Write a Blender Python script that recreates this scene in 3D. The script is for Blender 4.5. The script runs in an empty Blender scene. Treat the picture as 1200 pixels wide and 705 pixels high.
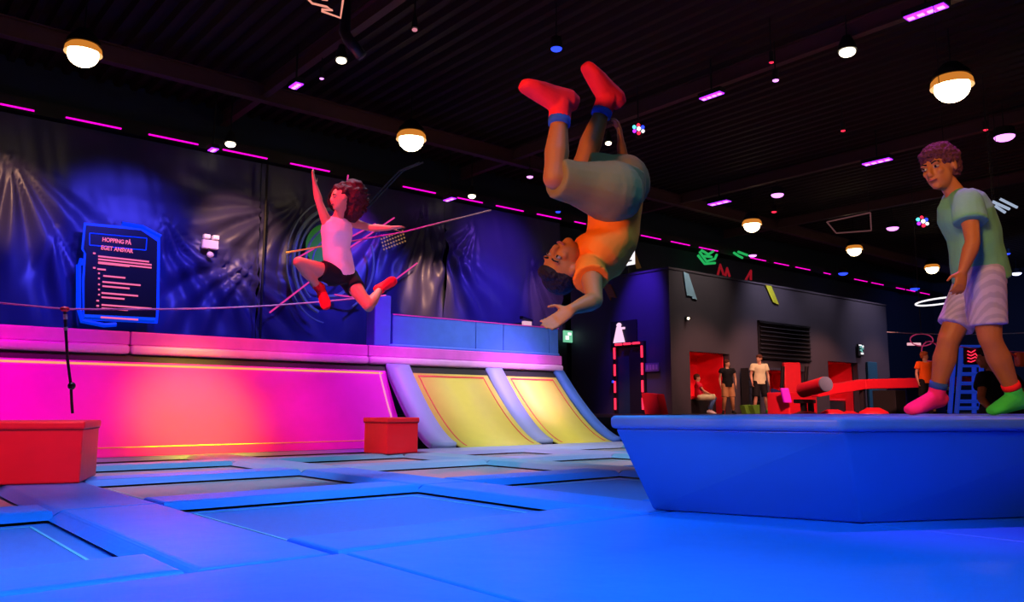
import bpy, bmesh, math, random
from mathutils import Vector, Matrix, noise
random.seed(7)
SC = bpy.context.scene; COL = SC.collection
# ------------------------------------------------------------------ camera
CAMZ = 0.5; FPX = 948.0; PITCH = math.atan(126/FPX); A1 = math.radians(50.0)
FH = Vector((math.cos(A1), math.sin(A1), 0)); RT = Vector((math.sin(A1), -math.cos(A1), 0)); ZZ = Vector((0, 0, 1))
FW = FH*math.cos(PITCH)+ZZ*math.sin(PITCH); UP = -FH*math.sin(PITCH)+ZZ*math.cos(PITCH)
CAM = Vector((0, 0, CAMZ))
cd = bpy.data.cameras.new('camera'); co = bpy.data.objects.new('camera', cd); COL.objects.link(co)
cd.sensor_width = 36; cd.lens = 36*FPX/1200; cd.clip_end = 300; cd.clip_start = .02
M3 = Matrix((RT, UP, -FW)).transposed(); co.matrix_world = Matrix.Translation(CAM) @ M3.to_4x4()
SC.camera = co
# world and exposure
w = bpy.data.worlds.new('world'); SC.world = w; w.use_nodes = True
w.node_tree.nodes['Background'].inputs[0].default_value = (.26, .18, .28, 1)
w.node_tree.nodes['Background'].inputs[1].default_value = 0.035
SC.view_settings.view_transform = 'Standard'; SC.view_settings.look = 'None'
SC.view_settings.exposure = 0; SC.view_settings.gamma = 1; SC.view_settings.use_curve_mapping = False

def ray(x, y): return FW*FPX+RT*(x-600)+UP*(352.5-y)
def P(x, y, d): r = ray(x, y); return CAM+r*(d/FPX)
def atz(x, y, z): r = ray(x, y); return CAM+r*((z-CAMZ)/r.z)
def atY(x, y, Y): r = ray(x, y); return CAM+r*(Y/r.y)
def atX(x, y, X): r = ray(x, y); return CAM+r*(X/r.x)
def fr(f, r, z): v = FH*f+RT*r; return Vector((v.x, v.y, z))
def V(r, u, t): return RT*r+ZZ*u-FH*t      # right, up, toward the viewer

LIGHTS = []
def spot(loc, target, color, power, angle=60, size=.15, blend=.6):
    l = bpy.data.lights.new('spot_light', 'SPOT'); l.color = color; l.energy = power; l.spot_size = math.radians(angle)
    l.spot_blend = blend; l.shadow_soft_size = size
    o = bpy.data.objects.new('spot_light', l); COL.objects.link(o); o.location = loc
    o.rotation_euler = (Vector(target)-Vector(loc)).to_track_quat('-Z', 'Y').to_euler(); return o

# ramp wash: magenta floods
MAG = (1, .0, .93)
for x, e, a in ((-3.2, 1200, 50), (1.6, 800, 26), (5.4, 1000, 32)):
    spot((x, 6.6, 5.6), (x, 9.9, .8), MAG, e, a, .25, .9)
for x in (-2.5, .5, 3.4, 6.0): spot((x, 7.4, 6.0), (x, 10.0, 1.75), (1, 0, .75), 420, 22, .2, .9)
spot((-.2, 7.0, 4.8), (.3, 9.6, .6), (1, .0, .22), 1100, 46, .25, .9)
spot((7.4, 6.6, 5.6), (7.2, 9.9, 1.5), (.60, .42, 1), 480, 44, .25, .9)
spot((8.2, 6.6, 5.0), (8.45, 9.8, .85), (.75, .28, 1), 2600, 20, .25, 1)  # added spot standing in for the sheen on the right yellow ramp
spot((13.5, 12.5, 4.5), (17.0, 15.0, .6), (1, .4, .35), 800, 26, .2, .8)  # added spot that brightens the red wedges by the doorway
spot((3.5, 5.6, 5.2), (3.6, 9.6, .45), (1, .16, .08), 1500, 36, .2, 1)
spot((3.3, 5.6, 5.2), (3.3, 9.6, .45), (1, .85, .03), 6500, 17, .2, 1)
spot((8.4, 5.5, 5.6), (8.0, 9.4, .4), (1, .93, .85), 1250, 46, .3, .9)
# trampoline hall: added blue floods with no fixtures, and cool white ones
for x, y, e in ((0.6, 2.0, 660), (1.9, 3.9, 540), (-.6, 3.8, 560), (3.2, 3.9, 460), (-1.6, 2.0, 600)):
    spot((x, y, 3.7), (x, y, 0), (.08, .42, 1), e*1.0, 62, .3, .9)
spot((1.7, .6, 3.2), (2.4, 1.6, 0), (.08, .38, 1), 420, 56, .3, .9)
spot((.8, -.4, 2.2), (2.9, 1.7, .1), (.1, .35, 1), 70, 42, .3, .9)
spot((3.4, 6.2, 5.2), (3.4, 6.4, 0), (.45, .7, 1), 950, 50, .4, .9)
spot((6.6, 6.6, 5.2), (6.5, 6.7, 0), (.55, .85, 1), 950, 54, .4, .9)
spot((1.6, 7.4, 5.2), (1.7, 7.5, 0), (.6, .5, 1), 700, 44, .4, .9)
q = P(45, 530, 5.3); spot(q+V(.9, 2.2, 2.2), q, (1, .2, .35), 330, 34, .15, .8)  # added red key brightening the large foam block, no lamp built
q = P(456, 508, 8.9); spot(q+V(.3, 2.6, 1.9), q, (1, .3, .3), 220, 26, .15, .8)  # added red key for the small foam block, no lamp built
# curtain washes (warm highlights, blue pools)
WARM = (1, .50, .28)
for (px, py, tx, ty, c, e, a) in ((20, 60, 8, 215, WARM, 900, 26), (300, 80, 280, 265, WARM, 1300, 32), (520, 180, 505, 335, WARM, 2300, 26),
                                  (640, 200, 640, 345, (1, .4, .7), 700, 24)):
    t = atY(tx, ty, 18.4); spot((t.x-1.5, 14.6, 6.2), t-ZZ*.3, c, e, a, .12, .9)
for (tx, ty, e, a) in ((140, 300, 560, 58), (60, 350, 480, 44), (230, 360, 420, 42), (420, 320, 620, 46), (570, 360, 620, 48), (340, 350, 380, 40)):
    t = atY(tx, ty, 18.4); spot((t.x+.5, 14.2, 6.4), t-ZZ*.4, (.07, .06, 1), e*2.5, a, .2, 1)
t = atY(585, 290, 18.4); spot((t.x, 14.5, 6.4), t-ZZ*.6, (.30, .10, 1), 700, 56, .2, 1)
t = atY(415, 270, 18.4); spot((t.x, 15.5, 6.4), t, (.7, .05, 1), 420, 30, .2, .9)
# block building washes
for x, c, e in ((18.8, (1, .8, .65), 420), (22.4, (.85, .75, 1), 700), (25.4, (.85, .75, .95), 330), (28.6, (.8, .7, 1), 600)): spot((x, 12.4, 6.7), (x+.2, 14.2, 3.9), c, e, 66, .1, 1)
spot((16.2, 14.6, 6.2), (17.6, 15.2, 3.2), (.12, .03, 1), 1500, 38, .1, .9)
for x in (18.5, 21, 25, 29): spot((x, 10.0, 5.2), (x+.3, 14.0, 1.0), (1, .5, .36), 560, 44, .2, .7)
spot((15.5, 8.0, 3.6), (19.5, 14.6, 1.2), (1, .35, .28), 900, 26, .2, .6)  # this and the next reddish spots are added to brighten the red gear
spot((13, 6.2, 4.2), (18, 9.6, .9), (1, .36, .3), 2600, 36, .2, .7)
spot((16.5, 9.0, 4.5), (22.6, 14.6, 1.2), (1, .36, .3), 1500, 26, .2, .7)
spot((21, 9.5, 4.5), (26.5, 14.6, 1.2), (1, .36, .3), 1500, 24, .2, .7)
spot((30, 8, 6.6), (31, 12.5, 0), (.3, .35, 1), 700, 80, .3, .9)
spot((34, 9, 6.4), (44, 16, 1.5), (.15, .3, 1), 900, 80, .3, .9)  # added blue spot that lifts the dark far wall
# added key and rim spots on the people, with no lamps built
p0 = P(700, 240, 3.2)
spot(p0+V(-1.7, .15, 2.1), p0, (1, .36, .07), 230, 40, .15)
spot(p0+V(1.4, 2.6, -1.0), p0, (.85, .35, 1), 80, 40, .1)
p1 = P(400, 290, 6.5)
spot(p1+V(-1.6, 2.2, 2.0), p1, (1, .04, .12), 1300, 36, .1)
spot(p1+V(1.2, -.2, 1.5), p1, (1, .2, .45), 70, 40, .1)
p2 = P(1130, 320, 4.2)
spot(p2+V(-.1, 3.3, -.1), p2+ZZ*.5, (.72, .10, 1), 480, 40, .08)
spot(p2+V(-1.7, 1.1, 2.4), p2, (1, .50, .24), 190, 46, .2)
spot(p2+V(1.8, 1.0, .9), p2, (1, .36, .14), 45, 50, .1)
# added reddish uplights, no fixtures built, that pick out the roof beams
for x, y in ((3, 9), (10, 5), (14, 12), (22, 8)):
    spot((x, y, 1.8), (x+.5, y+.5, 7.5), (1, .22, .2), 55, 120, .5, 1)

# ------------------------------------------------------------------ materials
MATS = {}
def mat(name, col, rough=.6, metal=0, emit=0, ecol=None, nscale=0, namt=.15, bump=0, bscale=20, spec=.5, coat=0):
    if name in MATS: return MATS[name]
    m = bpy.data.materials.new(name); m.use_nodes = True; nt = m.node_tree; b = nt.nodes['Principled BSDF']
    c = tuple(col)+(1,); b.inputs['Base Color'].default_value = c; b.inputs['Roughness'].default_value = rough
    b.inputs['Metallic'].default_value = metal; b.inputs['Specular IOR Level'].default_value = spec; b.inputs['Coat Weight'].default_value = coat
    tc = nt.nodes.new('ShaderNodeTexCoord')
    nz = nt.nodes.new('ShaderNodeTexNoise'); nz.inputs['Scale'].default_value = nscale or 6; nz.inputs['Detail'].default_value = 5
    nt.links.new(tc.outputs['Object'], nz.inputs['Vector'])
    if name.startswith(('hair', 'cotton', 'sock', 'denim')): b.inputs['Specular IOR Level'].default_value = .12
    if name.startswith('skin'): b.inputs['Specular IOR Level'].default_value = .3
    mx = nt.nodes.new('ShaderNodeMix'); mx.data_type = 'RGBA'
    mx.inputs[6].default_value = tuple(x*(1-namt) for x in col)+(1,); mx.inputs[7].default_value = tuple(min(1, x*(1+namt)) for x in col)+(1,)
    nt.links.new(nz.outputs['Fac'], mx.inputs[0]); nt.links.new(mx.outputs[2], b.inputs['Base Color'])
    if bump:
        n2 = nt.nodes.new('ShaderNodeTexNoise'); n2.inputs['Scale'].default_value = bscale; n2.inputs['Detail'].default_value = 3
        nt.links.new(tc.outputs['Object'], n2.inputs['Vector'])
        bp = nt.nodes.new('ShaderNodeBump'); bp.inputs['Strength'].default_value = bump; bp.inputs['Distance'].default_value = .02
        nt.links.new(n2.outputs['Fac'], bp.inputs['Height']); nt.links.new(bp.outputs[0], b.inputs['Normal'])
    if emit:
        b.inputs['Emission Color'].default_value = tuple(ecol or col)+(1,); b.inputs['Emission Strength'].default_value = emit
    MATS[name] = m; return m
def glow(name, col, s): return mat(name, (.02, .02, .02), .5, emit=s, ecol=col)

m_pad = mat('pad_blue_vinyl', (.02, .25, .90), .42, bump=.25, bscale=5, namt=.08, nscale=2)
m_pad2 = mat('pad_vinyl_lavender_lit', (.34, .42, .80), .42, bump=.25, bscale=5, namt=.08, nscale=2)  # blue pad copy with lavender light put into its colour
m_padc = mat('pad_vinyl_cyan_lit', (.13, .42, .68), .42, bump=.25, bscale=5, namt=.08, nscale=2)  # blue pad copy with pale cyan light put into its colour
m_plat = mat('platform_blue_vinyl', (.02, .20, .72), .42, bump=.2, bscale=4, namt=.06, nscale=2)
m_platt = mat('platform_lid_vinyl', (.08, .25, .62), .4, bump=.2, bscale=5, namt=.08)
m_bed = mat('trampoline_mesh_blue_lit', (.10, .22, .66), .5, bump=.15, bscale=250, namt=.1, nscale=30)  # near-row copy of the grey mesh, blue light put into its colour
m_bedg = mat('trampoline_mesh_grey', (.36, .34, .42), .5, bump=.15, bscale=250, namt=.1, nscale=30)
m_bedline = mat('bed_edge_webbing', (.35, .65, .75), .6)
m_redline = mat('bed_edge_red', (.9, .05, .08), .5)
m_floor = mat('pit_floor_dark', (.012, .012, .02), .8)
m_deck = mat('deck_dark', (.03, .03, .045), .6)
m_red = mat('foam_red_vinyl', (.90, .015, .035), .45, bump=.2, bscale=5, namt=.08)
m_pink = mat('ramp_bed_pink', (.95, .05, .80), .38, bump=.08, bscale=200, namt=.05)
m_yel = mat('ramp_bed_yellow', (.88, .80, .13), .35, bump=.08, bscale=200, namt=.05)
m_ledge = mat('ledge_pale_vinyl', (.85, .16, .80), .4, bump=.25, bscale=5)
m_ledge2 = mat('ledge_roll_lavender', (.85, .42, .92), .38, bump=.25, bscale=5)
m_rail = mat('rail_blue_vinyl', (.08, .21, .90), .45, bump=.2, bscale=4)
m_black = mat('black_matte', (.01, .01, .012), .6)
m_blackg = mat('black_gloss', (.012, .012, .014), .25)
m_grey = mat('dark_grey_metal', (.05, .05, .055), .45, .6)
m_white = mat('white_plastic', (.8, .8, .78), .4)
m_wall = mat('block_wall_grey', (.06, .052, .07), .65, namt=.12, nscale=1.5)
m_wallb = mat('block_wall_blue', (.06, .06, .10), .6, namt=.12, nscale=1.5)
m_far = mat('hall_wall_dark', (.02, .03, .06), .8)
m_wood = m_black
skinA = mat('skin_flipper', (.44, .15, .035), .5, namt=.08, nscale=15)
skinB = mat('skin_girl', (.55, .26, .15), .5, namt=.06, nscale=15)
skinC = mat('skin_boy', (.42, .15, .045), .5, namt=.08, nscale=15)
skinD = mat('skin_pale', (.60, .33, .2), .5, namt=.05)
m_lip = mat('lips', (.35, .08, .06), .5); m_eye = mat('eye_dark', (.015, .008, .005), .2); m_eyew = mat('eye_white', (.38, .30, .26), .3)
m_hair = mat('hair_black', (.022, .012, .012), .6, bump=1, bscale=60)
m_hairb = mat('hair_brown', (.10, .035, .02), .6, bump=1, bscale=40)
m_hairc = mat('hair_dark_curly', (.10, .03, .05), .65, bump=1, bscale=70)
def add_fold(name, col, rough=.75): return mat(name, col, rough, bump=.5, bscale=9, namt=.1)
t_orange = add_fold('cotton_orange', (.95, .20, .012)); t_khaki = add_fold('cotton_khaki', (.24, .165, .05)); t_green = add_fold('cotton_green', (.15, .46, .22))
t_white = add_fold('cotton_white', (.8, .74, .76)); t_black = add_fold('cotton_black', (.012, .012, .014)); t_redsock = add_fold('sock_neon_red', (1, .02, .03))
t_pinksock = add_fold('sock_neon_pink', (1, .03, .22)); t_greensock = add_fold('sock_neon_green', (.05, .75, .12)); t_bluecuff = add_fold('sock_cuff_blue', (.03, .10, .42))
t_redtop = add_fold('cotton_red', (.75, .02, .06)); t_cream = add_fold('cotton_cream', (.72, .72, .42)); t_tan = add_fold('denim_tan', (.55, .28, .12)); t_blue = add_fold('denim_blue', (.10, .22, .5))
E_warm = glow('lamp_warm', (1, .78, .42), 14); E_amber = glow('lamp_halo_amber', (1, .32, .04), .6); E_warm2 = glow('lamp_warm_small', (1, .85, .6), 5)
E_uv = glow('led_violet', (.34, .02, 1), 2.6); E_uvh = glow('led_violet_core', (.85, .25, 1), 2.5); E_mag = glow('led_magenta', (.95, .0, .55), 1.6)
E_blue = glow('led_blue', (.02, .05, 1), 2.2); E_red = glow('led_red', (1, .02, .06), 2); E_cyan = glow('led_cyan', (.1, .9, 1), 2); E_green = glow('led_green', (.02, .5, .12), .8)
E_pink = glow('neon_salmon', (1, .36, .26), .9); E_wht = glow('lit_white', (1, .95, 1), 1.2)

# ------------------------------------------------------------------ mesh helpers
def obj(name, bm, m, parent=None, smooth=False, loc=None):
    me = bpy.data.meshes.new(name)
    if isinstance(bm, bpy.types.Mesh): me = bm; me.name = name
    else:
        bmesh.ops.recalc_face_normals(bm, faces=bm.faces); bm.to_mesh(me); bm.free()
    if m: me.materials.clear(); me.materials.append(m)
    if smooth:
        for p in me.polygons: p.use_smooth = True
    o = bpy.data.objects.new(name, me); COL.objects.link(o)
    if parent: o.parent = parent
    if loc is not None: o.location = loc
    return o
def tag(o, label=None, cat=None, group=None, kind=None):
    if label: o['label'] = label
    if cat: o['category'] = cat
    if group: o['group'] = group
    if kind: o['kind'] = kind
    return o
def thing(name, label, cat, loc=(0, 0, 0), rz=0, group=None):
    o = bpy.data.objects.new(name, None); COL.objects.link(o); o.location = loc; o.rotation_euler = (0, 0, rz); o.empty_display_size = .1
    return tag(o, label, cat, group)
def recenter(root, c):
    """place the Empty at c while its children keep their world positions"""
    root.location = c
    for ch in root.children: ch.location = ch.location-Vector(c)
def NB(): return bmesh.new()
def box(bm, x0, x1, y0, y1, z0, z1, bev=0):
    vs = [bm.verts.new((x, y, z)) for x in (x0, x1) for y in (y0, y1) for z in (z0, z1)]
    fs = [bm.faces.new([vs[i] for i in f]) for f in ((0, 1, 3, 2), (4, 6, 7, 5), (0, 4, 5, 1), (2, 3, 7, 6), (0, 2, 6, 4), (1, 5, 7, 3))]
    if bev: bmesh.ops.bevel(bm, geom=list({e for f in fs for e in f.edges}), offset=bev, segments=3, affect='EDGES', profile=.5)
    return bm
def obox(bm, c, ux, uy, uz, hx, hy, hz, bev=0):
    c = Vector(c); ux = Vector(ux).normalized(); uy = Vector(uy).normalized(); uz = Vector(uz).normalized()
    vs = [bm.verts.new(c+ux*sx*hx+uy*sy*hy+uz*sz*hz) for sx in (-1, 1) for sy in (-1, 1) for sz in (-1, 1)]
    fs = [bm.faces.new([vs[i] for i in f]) for f in ((0, 1, 3, 2), (4, 6, 7, 5), (0, 4, 5, 1), (2, 3, 7, 6), (0, 2, 6, 4), (1, 5, 7, 3))]
    if bev: bmesh.ops.bevel(bm, geom=list({e for f in fs for e in f.edges}), offset=bev, segments=2, affect='EDGES', profile=.5)
    return bm
def loft(bm, st, n=16, cap=True):
    """st: (centre, u axis, ru, rv); v = tangent x u"""
    rings = []
    for i, (c, u, ru, rv) in enumerate(st):
        c = Vector(c); a = Vector(st[max(i-1, 0)][0]); b = Vector(st[min(i+1, len(st)-1)][0]); t = (b-a).normalized()
        u = Vector(u); u = (u-t*u.dot(t)).normalized(); v = t.cross(u)
        rings.append([bm.verts.new(c+u*ru*math.cos(k*2*math.pi/n)+v*rv*math.sin(k*2*math.pi/n)) for k in range(n)])
    for r0, r1 in zip(rings, rings[1:]):
        for k in range(n): bm.faces.new((r0[k], r0[(k+1) % n], r1[(k+1) % n], r1[k]))
    if cap: bm.faces.new(rings[0][::-1]); bm.faces.new(rings[-1])
    return bm
def anyperp(d):
    d = Vector(d).normalized(); a = Vector((0, 0, 1)) if abs(d.z) < .9 else Vector((1, 0, 0)); return d.cross(a).normalized()
def tube(bm, pts, r, n=8):
    pts = [Vector(p) for p in pts]; u = anyperp(pts[1]-pts[0]); st = []
    for i, p in enumerate(pts):
        t = (pts[min(i+1, len(pts)-1)]-pts[max(i-1, 0)]).normalized(); u = (u-t*u.dot(t)).normalized(); st.append((p, u, r, r))
    return loft(bm, st, n)
def ball(bm, c, ax, rr, seg=16):
    """ellipsoid with axes ax (3 vectors) and radii rr"""
    m = Matrix([Vector(a).normalized()*r for a, r in zip(ax, rr)]).transposed().to_4x4(); m.translation = Vector(c)
    bmesh.ops.create_uvsphere(bm, u_segments=seg, v_segments=max(6, seg//2+2), radius=1, matrix=m); return bm
XYZ = ((1, 0, 0), (0, 1, 0), (0, 0, 1))
def cap_(bm, a, b, ra, rb):
    a = Vector(a); b = Vector(b); u = anyperp(b-a)
    loft(bm, [(a, u, ra, ra), (b, u, rb, rb)], 14); ball(bm, a, XYZ, (ra,)*3, 14); ball(bm, b, XYZ, (rb,)*3, 14)
def limb(bm, a, b, prof, n=14):
    """tapered limb: prof = list of (t, r)"""
    a = Vector(a); b = Vector(b); u = anyperp(b-a)
    loft(bm, [(a.lerp(b, t), u, r, r) for t, r in prof], n); ball(bm, a, XYZ, (prof[0][1],)*3, 14); ball(bm, b, XYZ, (prof[-1][1],)*3, 14)
def fuse(bm, voxel, smooth=3, disp=None):
    """voxel-fuse overlapping closed pieces into one continuous surface"""
    bmesh.ops.recalc_face_normals(bm, faces=bm.faces)
    me = bpy.data.meshes.new('tmp'); bm.to_mesh(me); bm.free(); o = bpy.data.objects.new('tmp', me); COL.objects.link(o)
    r = o.modifiers.new('r', 'REMESH'); r.mode = 'VOXEL'; r.voxel_size = voxel; r.use_smooth_shade = True
    if smooth: s = o.modifiers.new('s', 'SMOOTH'); s.factor = .6; s.iterations = smooth
    dg = bpy.context.evaluated_depsgraph_get(); res = bpy.data.meshes.new_from_object(o.evaluated_get(dg))
    bpy.data.objects.remove(o)
    if disp:
        ns = [Vector(v.normal) for v in res.vertices]
        for v, nn in zip(res.vertices, ns): v.co += nn*disp(v.co)
    for p in res.polygons: p.use_smooth = True
    return res
def flat(bm, pts, n, th):
    """extrude a polygon (world pts) by n*th"""
    a = [bm.verts.new(Vector(p)) for p in pts]; b = [bm.verts.new(Vector(p)+Vector(n)*th) for p in pts]
    bm.faces.new(a); bm.faces.new(b[::-1]); k = len(a)
    for i in range(k): bm.faces.new((a[i], b[i], b[(i+1) % k], a[(i+1) % k]))
    return bm

# ------------------------------------------------------------------ the hall
WY = 18.5; ZC = 7.6
struct = lambda n, bm, m: tag(obj(n, bm, m), kind='structure')
struct('floor', box(NB(), -12, 50, -8, WY+.6, -.75, -.6), m_floor)
# roof deck with trapezoid corrugations running along Y
m_roof = mat('roof_deck_dark', (.034, .016, .014), .7)
b = NB(); x = -10
prof = []
while x < 50:
    prof += [(x, ZC), (x+.12, ZC), (x+.17, ZC+.12), (x+.29, ZC+.12), (x+.34, ZC)]; x += .34
prof = [p for i, p in enumerate(prof) if i == 0 or p[0] > prof[i-1][0]+1e-4]
v0 = [b.verts.new((x, -8, z)) for x, z in prof]; v1 = [b.verts.new((x, WY+.6, z)) for x, z in prof]
for i in range(len(prof)-1): b.faces.new((v0[i], v0[i+1], v1[i+1], v1[i]))
struct('ceiling', b, m_roof)
struct('wall_back', box(NB(), -12, 50, WY+.35, WY+.6, -.6, ZC+.12), m_far)
struct('wall_right', box(NB(), 46, 46.3, -8, WY+.35, -.6, ZC+.12), m_far)

# roof beams (I-sections)
m_beam = mat('beam_painted', (.13, .05, .06), .6)
def ibeam(bm, a, b_, h, wd):
    a = Vector(a); b_ = Vector(b_); d = (b_-a); L = d.length/2; d.normalize(); s = d.cross(ZZ); c = (a+b_)/2
    obox(bm, c, d, s, ZZ, L, .012, h/2); obox(bm, c+ZZ*h/2, d, s, ZZ, L, wd/2, .012); obox(bm, c-ZZ*h/2, d, s, ZZ, L, wd/2, .012)
for i, (px, py) in enumerate(((330, 120), (560, 268), (60, 180))):
    q = atz(px, py, 7.2)
    if i == 2: continue
    tag(obj('roof_beam', (lambda bb: (ibeam(bb, (-10, q.y, 7.3), (46, q.y, 7.3), .35, .2), bb)[1])(NB()), m_beam),
        ['long roof beam running above the left warm lamps', 'long roof beam running close above the tarp wall light strip'][i], 'beam', 'roof beams')
for i, (px, py) in enumerate(((350, 78), (930, 62), (1020, 180), (980, 250))):
    q = atz(px, py, 7.35)
    tag(obj('roof_beam', (lambda bb: (ibeam(bb, (q.x, -7.9, 7.38), (q.x, WY+.3, 7.38), .3, .16), bb)[1])(NB()), m_beam),
        ['cross beam of the roof nearest the neon outline sign', 'cross beam of the roof beside the middle violet light bar',
         'cross beam of the roof passing above the head of the boy on the platform', 'farthest cross beam of the roof above the dark block'][i], 'beam', 'roof beams')
# spiral duct run and conduit
b = NB(); q = atz(415, 60, 6.9)
tube(b, [P(424, 66, 9.6), P(408, 46, 9.6), P(404, 38, 9.8), P(404, 38, 9.8)+ZZ*(ZC+.1-P(404, 38, 9.8).z)], .07, 12)
tag(obj('duct_elbow', b, m_grey, smooth=True), 'short dark pipe elbow hanging beside the near small ceiling lamp', 'pipe')

# tarp curtain wall: draped sheets
m_tarp = mat('tarp_navy', (.05, .045, .16), .40, bump=.35, bscale=3, namt=.2, nscale=.8)
def fold(x, z, sd):
    # gathers fanning out from fixing points along the sheet's top and sides
    h = .06*noise.noise(Vector((x*.9, z*.5, sd)))
    for (ax, az, w, amp, k) in FAN:
        dx = x-ax; dz = z-az; r = math.hypot(dx, dz)+.05
        if r > 5.5: continue
        a = math.atan2(dx, -dz)
        f = amp*math.exp(-((r-1.2)/1.9)**2)*math.exp(-(a-w)**2/.35)
        h += f*(abs(math.sin(a*k+noise.noise(Vector((r*.7, ax, sd)))*1.6))**1.6-.3)
    h += .035*abs(noise.noise(Vector((x*3.2+z*.6, z*.25, sd+3))))
    return h*.62
FAN = []
for px, py, wd, amp, k in ((10, 180, .3, .35, 9), (190, 250, .55, .35, 10), (250, 290, .8, .28, 12), (300, 300, -.9, .3, 9), (330, 240, -1.1, .3, 9), (360, 230, -.5, .22, 9),
                           (500, 240, -.1, .3, 13), (520, 260, .3, .3, 12), (560, 260, -.6, .25, 9), (622, 300, .6, .35, 10), (60, 260, .4, .22, 9), (450, 250, -.2, .2, 9), (130, 260, .2, .2, 8)):
    q = atY(px, py, WY-.1); FAN.append((q.x, q.z, wd, amp, k))
def sheet(x0, x1, z0, z1, sd, Y, nx=None):
    b = NB(); nx = int((x1-x0)/.055); nz = int((z1-z0)/.09)
    g = [[b.verts.new((x0+(x1-x0)*i/nx, Y-fold(x0+(x1-x0)*i/nx, z0+(z1-z0)*j/nz, sd), z0+(z1-z0)*j/nz)) for j in range(nz+1)] for i in range(nx+1)]
    for i in range(nx):
        for j in range(nz): b.faces.new((g[i][j], g[i+1][j], g[i+1][j+1], g[i][j+1]))
    return b
q1 = atY(302, 300, WY).x; q2 = atY(520, 300, WY).x
edges = [-9, q1, q2, 17.55]
labs = ['navy tarp sheet hanging behind the black rules board, at far left', 'navy tarp sheet hanging behind the jumping girl', 'navy tarp sheet hanging behind the padded blue rail and the somersaulting boy']
for i in range(3):
    o = obj('tarp_sheet', sheet(edges[i]+.01, edges[i+1]-.01, 1.3 if i < 2 else 2.62, 6.4, i*5.3, WY), m_tarp, smooth=True)
    tag(o, labs[i], 'tarp', 'navy tarps on the hall wall')
# seam cord between the first two sheets
o = obj('seam_cord', tube(NB(), [(q1, WY-.34, 1.4), (q1, WY-.34, 3.2), (q1+.01, WY-.34, 6.3)], .03), m_black); tag(o, 'dark lacing cord closing the tarp seam left of the jumping girl', 'cord')
# dashed magenta strip along the wall head
dash = [(-40, -22), (0, 40), (77, 142), (174, 232), (261, 313), (340, 386), (472, 510), (533, 565), (581, 613), (629, 657), (673, 686), (751, 774), (786, 808), (819, 841), (879, 897), (907, 924), (932, 949), (965, 973), (1001, 1016), (1021, 1035), (1050, 1060), (1062, 1072), (1078, 1089)]
DL_ = ['cut by the left edge, beyond it', 'at the very left edge', 'second from the left, over the left half of the rules board', 'third from the left, right of the rules board',
       'fourth from the left, beside the small pale lamp', 'just above the jumping girl\'s raised hand', 'just right of the truss arm', 'right of the short violet bar', 'directly left of the khaki shorts',
       'just under the khaki shorts', 'partly behind the orange shirt', 'first right of the somersaulting boy', 'left of the green mask graphic', 'above the green mask graphic', 'right of the two green dashes',
       'above the lime stripe', 'over the left part of the slatted panel', 'over the right part of the slatted panel', 'below the second block lamp', 'right of the second block lamp', 'third from the right end', 'second from the right end', 'last at the right end']
struct('trim_3', box(NB(), -10, 46, WY-.195, WY+.35, 6.42, 6.72), m_black)
for i, (a, c) in enumerate(dash):
    ya, yc = 121.9+.2048*a, 121.9+.2048*c
    A = atY(a, ya, WY-.25); B = atY(c, yc, WY-.25)
    t = thing('light_strip', 'magenta wall light dash '+DL_[i], 'light', A, 0, 'magenta light strip dashes')
    hw = .014
    obj('diffuser', box(NB(), 0, B.x-A.x, -.03, 0, -hw, hw), E_mag, t); obj('housing', box(NB(), -.02, B.x-A.x+.02, 0, .05, -hw*1.6, hw*1.6), m_black, t)

# ------------------------------------------------------------------ trampoline field
colsX = [(-5.4, -3.8), (-3.2, -1.6), (-1.05, .9), (1.43, 3.05), (3.52, 5.0), (5.45, 6.78), (7.2, 8.6), (9.0, 10.2)]
rowsY = [(-1.2, .5), (1.0, 2.6), (3.1, 4.6), (5.0, 6.35), (6.75, 7.85), (8.2, 9.15)]
BZ = -.05
def pad(x0, x1, y0, y1, along, m=m_pad, ends=False):
    """flat-topped padded strip whose long sides slope down to the bed"""
    s = .035; th = .07; b = NB()
    if along == 'y': top = ((x0+s, y0), (x1-s, y0), (x1-s, y1), (x0+s, y1)); bot = ((x0-.03, y0), (x1+.03, y0), (x1+.03, y1), (x0-.03, y1))
    else: top = ((x0, y0+s), (x1, y0+s), (x1, y1-s), (x0, y1-s)); bot = ((x0, y0-.03), (x1, y0-.03), (x1, y1+.03), (x0, y1+.03))
    if x1-x0 < .12 and along == 'y': return None
    vb = [b.verts.new((x, y, BZ+.008)) for x, y in bot]; vt = [b.verts.new((x, y, 0)) for x, y in top]
    b.faces.new(vb[::-1]); b.faces.new(vt)
    for i in range(4): b.faces.new((vb[i], vb[(i+1) % 4], vt[(i+1) % 4], vt[i]))
    bmesh.ops.recalc_face_normals(b, faces=b.faces)
    es = [e for e in b.edges if all(v.co.z > -.01 for v in e.verts)]
    bmesh.ops.bevel(b, geom=es, offset=.018, segments=3, affect='EDGES', profile=.5)
    return b
def vis(i, j): return j >= 2 and not (j == 5 and colsX[i][0] > 6)      # rows 0 and 1 are plain mats; quarter ramps fill the far right
RN = ['', '', 'nearest', 'second', 'third', 'farthest']
CN = ['outermost left', 'outer left', 'left edge', 'left middle', 'middle', 'right middle', 'right', 'outer right']
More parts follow.
